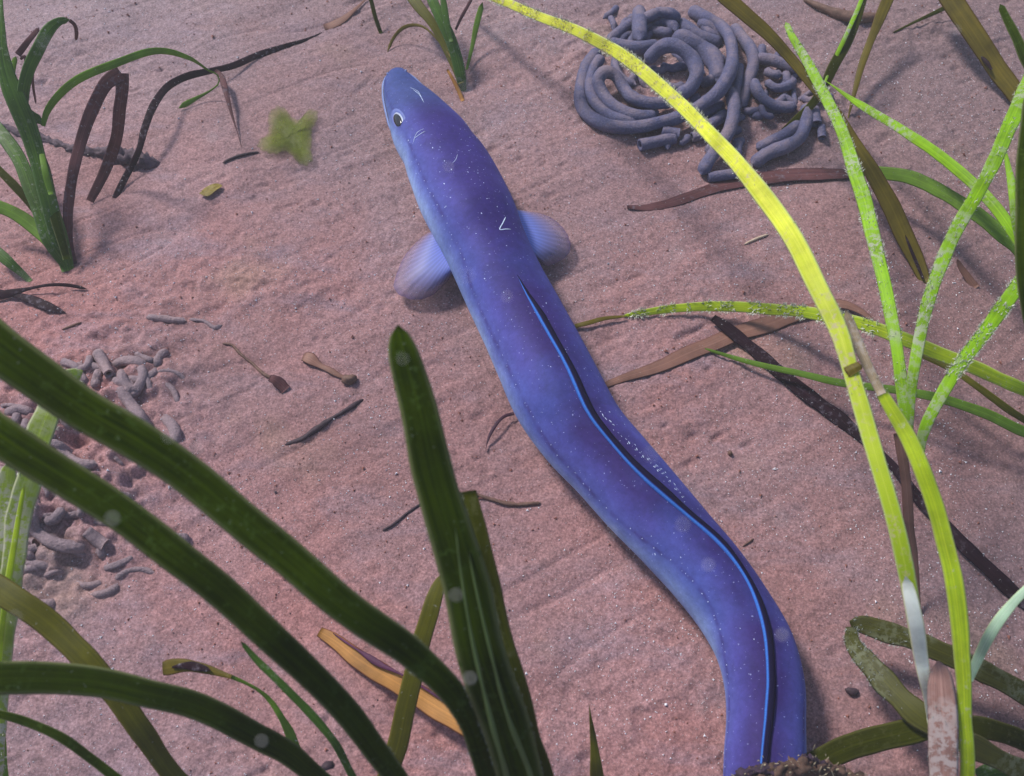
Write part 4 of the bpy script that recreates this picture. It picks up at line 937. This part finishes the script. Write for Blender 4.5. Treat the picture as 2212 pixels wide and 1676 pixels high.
# ------------------------------------------------------------------ foreground plant, bottom left and centre
plant((1040, 2150), 'large dark green seagrass plant close up, its broad leaves crossing the lower left', [
    ([(1060, 2160, 0, 26), (1080, 1850, .14, 34), (1045, 1660, .20, 44), (985, 1500, .245, 56), (900, 1420, .26, 64), (800, 1350, .275, 72), (700, 1275, .285, 76), (600, 1190, .29, 80), (500, 1105, .295, 82), (400, 1025, .30, 84), (290, 950, .305, 88), (180, 885, .31, 92), (80, 815, .315, 98), (-20, 745, .32, 104), (-130, 660, .32, 108)], DARK, dict(wob=.015, thick=.0012, fz=(FUZZG, 700, .0007, .1, 1, 1.0))),
    ([(1040, 2160, 0, 24), (960, 1850, .12, 34), (860, 1690, .18, 46), (775, 1570, .22, 56), (690, 1475, .24, 60), (600, 1390, .26, 66), (500, 1300, .27, 70), (400, 1215, .28, 74), (300, 1135, .285, 76), (200, 1070, .29, 78), (100, 1005, .295, 82), (0, 945, .30, 86), (-120, 870, .30, 90)], DARK, dict(wob=.015, thick=.0012, fz=(FUZZG, 600, .0007, .1, 1, 1.0))),
    ([(1070, 2160, 0, 30), (1165, 1850, .16, 74), (1130, 1690, .20, 96), (1090, 1560, .23, 104), (1045, 1420, .255, 108), (1010, 1290, .27, 104), (980, 1180, .28, 99), (945, 1060, .29, 92), (912, 930, .30, 84), (886, 830, .305, 76), (870, 760, .31, 66), (860, 704, .31, 42)], DARK, dict(wob=.02, thick=.0014, fz=(FUZZG, 700, .0006, .1, 1, 1.0))),
    ([(1080, 2160, 0, 24), (1200, 1830, .12, 44), (1165, 1680, .17, 60), (1128, 1560, .195, 62), (1092, 1430, .21, 62), (1062, 1310, .22, 60), (1040, 1210, .225, 54), (1020, 1120, .23, 50), (1008, 1062, .23, 42)], DARKO, dict(wob=.02, tip='cut', fz=(FUZZG, 60, .0010, .7, 1.0))),
    ([(1030, 2160, 0, 20), (900, 1830, .10, 26), (700, 1690, .14, 40), (600, 1615, .17, 52), (500, 1560, .19, 56), (400, 1520, .20, 58), (300, 1492, .21, 60), (200, 1475, .215, 64), (100, 1465, .22, 68), (0, 1460, .225, 72), (-120, 1460, .225, 76)], DARK, dict(wob=.02)),
    ([(1020, 2160, 0, 14), (830, 1850, .05, 34), (400, 1700, .09, 40), (355, 1650, .10, 42), (300, 1570, .12, 48), (250, 1500, .13, 50), (190, 1430, .14, 52), (120, 1360, .145, 54), (50, 1305, .15, 56), (-30, 1255, .15, 56), (-120, 1200, .15, 56)], OLIVE, dict(wob=.03)),
    ([(1030, 2160, 0, 18), (780, 1850, .02, 40), (838, 1676, .05, 44), (868, 1560, .07, 44), (892, 1460, .085, 42), (915, 1370, .095, 40), (938, 1290, .10, 34), (955, 1240, .10, 20)], OLIVE, dict(wob=.02)),
    ([(1025, 2160, 0, 10), (900, 1850, .06, 14), (770, 1690, .09, 16), (720, 1600, .11, 17), (660, 1530, .12, 18), (600, 1470, .13, 16), (550, 1420, .135, 14), (520, 1385, .14, 8)], MID, dict(wob=.06)),
    ([(1010, 2160, 0, 10), (600, 1850, .05, 14), (265, 1690, .10, 20), (200, 1640, .11, 20), (130, 1590, .12, 20), (60, 1560, .125, 19), (0, 1542, .13, 18), (-80, 1525, .13, 16)], DARK, dict(wob=.04)),
    ([(1090, 2160, 0, 10), (1082, 1900, .16, 12), (1098, 1700, .22, 12), (1062, 1560, .25, 9), (1018, 1370, .272, 7), (996, 1240, .283, 5), (984, 1140, .29, 3)], RIB, dict(name='pale_rib', wob=.3)),
    ([(1090, 2160, 0, 10), (1180, 1900, .16, 12), (1150, 1690, .215, 12), (1095, 1540, .245, 9), (1058, 1400, .262, 7), (1028, 1270, .275, 5), (1012, 1190, .28, 3)], RIB, dict(name='pale_rib', wob=.3)),
    ([(1090, 2160, 0, 14), (1050, 1850, .11, 40), (1060, 1700, .17, 52), (1050, 1600, .19, 44)], DARKO, dict(wob=.02))])
o = blade('seagrass_tip', [(1300, 1850, .0, 20), (1294, 1740, .02, 34), (1288, 1660, .05, 31), (1281, 1590, .065, 25), (1275, 1540, .075, 16), (1272, 1518, .078, 5)], OLIVE, tip='point'); single('seagrass_tip', 'single pointed olive leaf tip rising from the bottom edge left of the eel tail', 'seagrass blade', o)
plant((-60, 1800), 'mossy lime green leaf standing upright at the left edge behind the dark leaves', [
    ([(-30, 1850, 0, 18), (-4, 1650, .05, 22), (4, 1480, .08, 30), (14, 1350, .10, 40), (28, 1220, .115, 48), (45, 1110, .125, 52), (68, 1010, .13, 54), (92, 925, .13, 54), (120, 850, .125, 50), (150, 815, .12, 44), (178, 800, .115, 30)], MOSSY, dict(wob=.06, fz=(FUZZ, 160, .0016))),
    ([(-30, 1850, 0, 10), (0, 1400, .097, 14), (18, 1260, .118, 14), (36, 1140, .127, 12), (52, 1050, .132, 8)], YELLOW2, dict(name='bright_rib')),
    ([(-40, 1850, 0, 20), (-20, 1300, .08, 40), (6, 1120, .09, 44), (20, 1000, .09, 40)], MOSSY, {}),
    ([(30, 1850, 0, 18), (8, 1676, .03, 20), (0, 1560, .05, 18), (-4, 1440, .06, 16)], MIDL, {})])
root = thing('dead_seagrass_leaf', on(880, 1480), 'orange dead leaf with a purple edge lying low behind the broad dark leaf', 'dead leaf')
o = blade('leaf_length', [(690, 1364, .003, 22), (730, 1388, .004, 34), (780, 1425, .006, 40), (850, 1470, .009, 46), (920, 1512, .012, 50), (990, 1556, .016, 52), (1050, 1590, .02, 50), (1130, 1640, .022, 44)], ORANGE, root, face=.7, wob=.06); del o['_b']
o = blade('purple_edge', [(720, 1368, .0062, 2), (770, 1402, .0085, 7), (820, 1434, .0105, 13), (858, 1452, .013, 6), (900, 1476, .015, 4), (950, 1508, .0172, 4), (1000, 1542, .0195, 3)], mat_leaf('leaf_purple', (.06, .012, .045), (.11, .025, .07), trans=0), root, face=.7, wob=.3); del o['_b']
root = thing('curled_brown_seedpod', on(480, 1480), 'curled leaf tip with a dark brown blunt head and thin stalk at the lower left', 'dead leaf')
for nm, pts, mt, kw in (('blunt_head', [(352, 1444, .095, 28), (365, 1442, .097, 33), (395, 1438, .098, 28), (430, 1442, .10, 24), (462, 1450, .10, 16), (500, 1462, .10, 9)], TAN, dict(tip='cut')),
                        ('dark_patch', [(372, 1441, .0985, 4), (400, 1437, .1, 14), (430, 1441, .102, 16), (455, 1448, .102, 8)], BLACK, {}),
                        ('stalk', [(495, 1460, .10, 10), (530, 1475, .095, 7), (560, 1492, .09, 7), (585, 1515, .085, 10), (605, 1545, .08, 14), (625, 1580, .07, 20), (640, 1620, .06, 22), (665, 1665, .05, 18), (700, 1760, .0, 14)], MIDL, {}),
                        ('side_frond', [(600, 1530, .08, 6), (612, 1560, .075, 12), (630, 1600, .065, 9), (642, 1640, .055, 5)], MOSSY, {})):
    o = blade(nm, pts, mt, root, wob=.12, **kw)
    if nm == 'stalk': f_ = fuzz(o, FUZZ, 70, .002, .35, .8); f_['kind'] = 'stuff'
    del o['_b']
o = tube('dark_crumb', [(694, 1664, .10, 6), (704, 1655, .102, 9), (716, 1652, .102, 8), (722, 1658, .10, 3)], TWIG, rough=.4); single('dark_crumb', 'blue black torn crumb caught on the dark leaf at the bottom edge', 'plant fragment', o)

# ------------------------------------------------------------------ small litter on the sand
def litter(name, label, cat, kind, *a, **k): 
    o = (tube if kind == 't' else blade)(name, *a, **k); single(name, label, cat, o)
litter('bark_flake', 'light brown rolled leaf flake with a dark knobbed end, left of the eel', 'plant fragment', 'b', [(655, 770, .002, 26), (668, 772, .0035, 28), (690, 788, .0025, 14), (710, 797, .002, 15), (735, 812, .001, 13), (760, 820, .0005, 8)], RUST, face=.3, wob=.2, tip='cut')
litter('pebble_lump', 'small rough dark lump at the end of the rolled leaf flake', 'plant fragment', 't', [(738, 815, None, 8), (755, 820, None, 11), (770, 812, None, 9)], TWIGB, rough=.4)
litter('bark_flake', 'square torn brown leaf stub upright in the sand below the rolled flake', 'plant fragment', 'b', [(582, 816, .006, 14), (592, 820, .006, 20), (604, 828, .004, 24), (618, 842, .001, 22)], BROWN, face=.8, tip='cut', wob=.2)
litter('thin_twig', 'thin crooked twig ending at the torn brown stub', 'twig', 't', [(480, 742, None, 2), (500, 745, None, 3), (520, 765, None, 3), (545, 785, None, 3), (570, 808, None, 4), (590, 818, None, 3)], TWIGB, rough=.4, nseg=7)
litter('thin_twig', 'dark silty stalk half buried in the sand in the middle left', 'twig', 't', [(615, 961, None, 3), (650, 948, None, 5), (690, 922, None, 7), (720, 902, None, 4), (760, 878, None, 6), (785, 862, None, 3)], TWIG, rough=.5, nseg=8, sink=.8)
litter('thin_twig', 'short black twig emerging left of the broad dark leaf', 'twig', 't', [(826, 1146, None, 3), (850, 1132, None, 3), (885, 1104, None, 3), (930, 1075, None, 2)], TWIG, rough=.2, nseg=7)
litter('thin_twig', 'crusted grey twig between the broad dark leaf and the eel', 'twig', 't', [(975, 1064, None, 3), (1020, 1066, None, 4), (1065, 1080, None, 4), (1110, 1090, None, 5), (1168, 1086, None, 4)], TWIGB, rough=.6, nseg=7)
litter('curved_stalk', 'curved dark purple stalk sticking out from under the left flank of the eel', 'twig', 'b', [(1110, 893, .004, 8), (1088, 900, .006, 7), (1068, 922, .006, 8), (1055, 948, .004, 9), (1049, 972, .001, 3)], mat_leaf('stalk_purple', (.04, .015, .03), (.09, .035, .06), trans=0), face=.6, tip='point')
litter('dead_seagrass_leaf', 'black leaf strip at the left edge below the green plant, upper of two', 'dead leaf', 'b', [(-40, 648, .002, 16), (20, 634, .004, 18), (60, 624, .005, 8), (110, 615, .006, 7), (150, 616, .004, 8), (188, 624, .001, 6)], BLACK, face=.6)
litter('dead_seagrass_leaf', 'black leaf strip at the left edge below the green plant, lower of two', 'dead leaf', 'b', [(-40, 620, .002, 8), (20, 634, .003, 10), (70, 648, .003, 20), (105, 663, .002, 22), (142, 676, .0005, 6)], BLACK, face=.4)
litter('thin_twig', 'tiny straight splinter on the sand at the left above the worm cast', 'twig', 't', [(133, 712, None, 2), (155, 704, None, 3), (177, 695, None, 1.5)], TWIGB, nseg=6)
litter('thin_twig', 'forked grey splinter on the sand left of the eel head, below the arching black leaf', 'twig', 't', [(480, 352, None, 2), (505, 340, None, 3), (530, 333, None, 3), (560, 328, None, 2)], TWIG, nseg=6, rough=.4)
litter('thin_twig', 'pale straw on the sand between the right pectoral fin and the yellow leaf', 'twig', 't', [(1607, 528, None, 2), (1630, 517, None, 3), (1660, 506, None, 2.5)], STRAW, nseg=6)
litter('thin_twig', 'dark straight splinter just right of the eel above its bend', 'twig', 't', [(1604, 1180, None, 2), (1628, 1163, None, 2)], TWIGB, nseg=6)
litter('pebble_lump', 'small dark pebble lying right of the eel tail', 'pebble', 't', [(1825, 1488, None, 5), (1840, 1494, None, 8), (1855, 1492, None, 5)], TWIG, rough=.35)
litter('pebble_lump', 'greenish brown round crumb on the sand right of the eel', 'pebble', 't', [(1572, 980, None, 6), (1582, 978, None, 7)], TWIGB, rough=.3)
litter('shell_chip', 'bright white shell chip on the sand left of the eel tail', 'shell', 't', [(1436, 1520, None, 3), (1441, 1524, None, 4)], GRAINW, rough=.2)

# ------------------------------------------------------------------ particles drifting in the water
ico = [(0, 0, 1), (.894, 0, .447), (.276, .851, .447), (-.724, .526, .447), (-.724, -.526, .447), (.276, -.851, .447), (.724, .526, -.447), (-.276, .851, -.447), (-.894, 0, -.447), (-.276, -.851, -.447), (.724, -.526, -.447), (0, 0, -1)]
icf = [(0, 1, 2), (0, 2, 3), (0, 3, 4), (0, 4, 5), (0, 5, 1), (1, 6, 2), (2, 7, 3), (3, 8, 4), (4, 9, 5), (5, 10, 1), (6, 7, 2), (7, 8, 3), (8, 9, 4), (9, 10, 5), (10, 6, 1), (7, 6, 11), (8, 7, 11), (9, 8, 11), (10, 9, 11), (6, 10, 11)]
snow0 = None
for (x, y, d, r) in [(355, 517, .11, .00050), (430, 537, .16, .0004), (410, 507, .16, .0003), (458, 297, .5, .0007), (505, 28, .10, .0003), (478, 30, .12, .0003), (365, 942, .14, .0005), (425, 967, .2, .0006), (322, 1388, .12, .0004), (160, 1242, .13, .0004),
                     (1530, 1220, .2, .0007), (1475, 1133, .14, .0005), (1407, 982, .12, .0004), (1688, 1122, .12, .0005), (1690, 1372, .2, .0008), (1515, 1528, .15, .0004), (1462, 548, .12, .0005), (1700, 420, .13, .0004), (1195, 105, .15, .0003), (32, 1335, .12, .0005), (98, 92, .12, .0006),
                     (1005, 190, .2, .0005), (1075, 78, .2, .0006), (1010, 595, .13, .0003), (243, 1120, .14, .0008), (985, 1285, .18, .0008), (1015, 1465, .18, .0008), (565, 1600, .2, .0008), (870, 775, .2, .0005), (1095, 640, .25, .0005), (970, 360, .5, .0007), (50, 600, .12, .0005), (1320, 1150, .2, .0003), (1880, 585, .2, .0004), (2065, 65, .3, .0007)]:
    d = .085 + .25 * min(d, .3) ; k = ray(x, y); P = CAM + k * d; r = .00013 + r * .22
    if snow0 is None:
        snow0 = mesh_obj('marine_snow', [tuple(np.array(v) * (1 + .25 * random.uniform(-1, 1))) for v in ico], icf, SNOW); s = snow0
    else:
        s = snow0.copy(); SC.collection.objects.link(s)
    s.location = tuple(P); s.scale = (r, r, r); s.rotation_euler = (random.random() * 6, random.random() * 6, 0)
    tag(s, 'pale speck of marine snow drifting in the water above the sand', 'particle', 'particles drifting in the water')

# ------------------------------------------------------------------ water haze
hz = M('water_haze'); hz.n.remove(hz.b); pv = hz.new('ShaderNodeVolumePrincipled')
pv.inputs['Color'].default_value = (.80, .85, .84, 1); pv.inputs['Density'].default_value = .065; pv.inputs['Anisotropy'].default_value = .2
hz.l(pv.outputs[0], hz.out.inputs['Volume'])
b = [(x, y, z) for z in (-1.2, .72) for y in (-65, 66) for x in (-66, 66)]
o = mesh_obj('haze', b, [(0, 2, 3, 1), (4, 5, 7, 6), (0, 1, 5, 4), (2, 6, 7, 3), (0, 4, 6, 2), (1, 3, 7, 5)], hz.m, smooth=False); tag(o, kind='stuff')
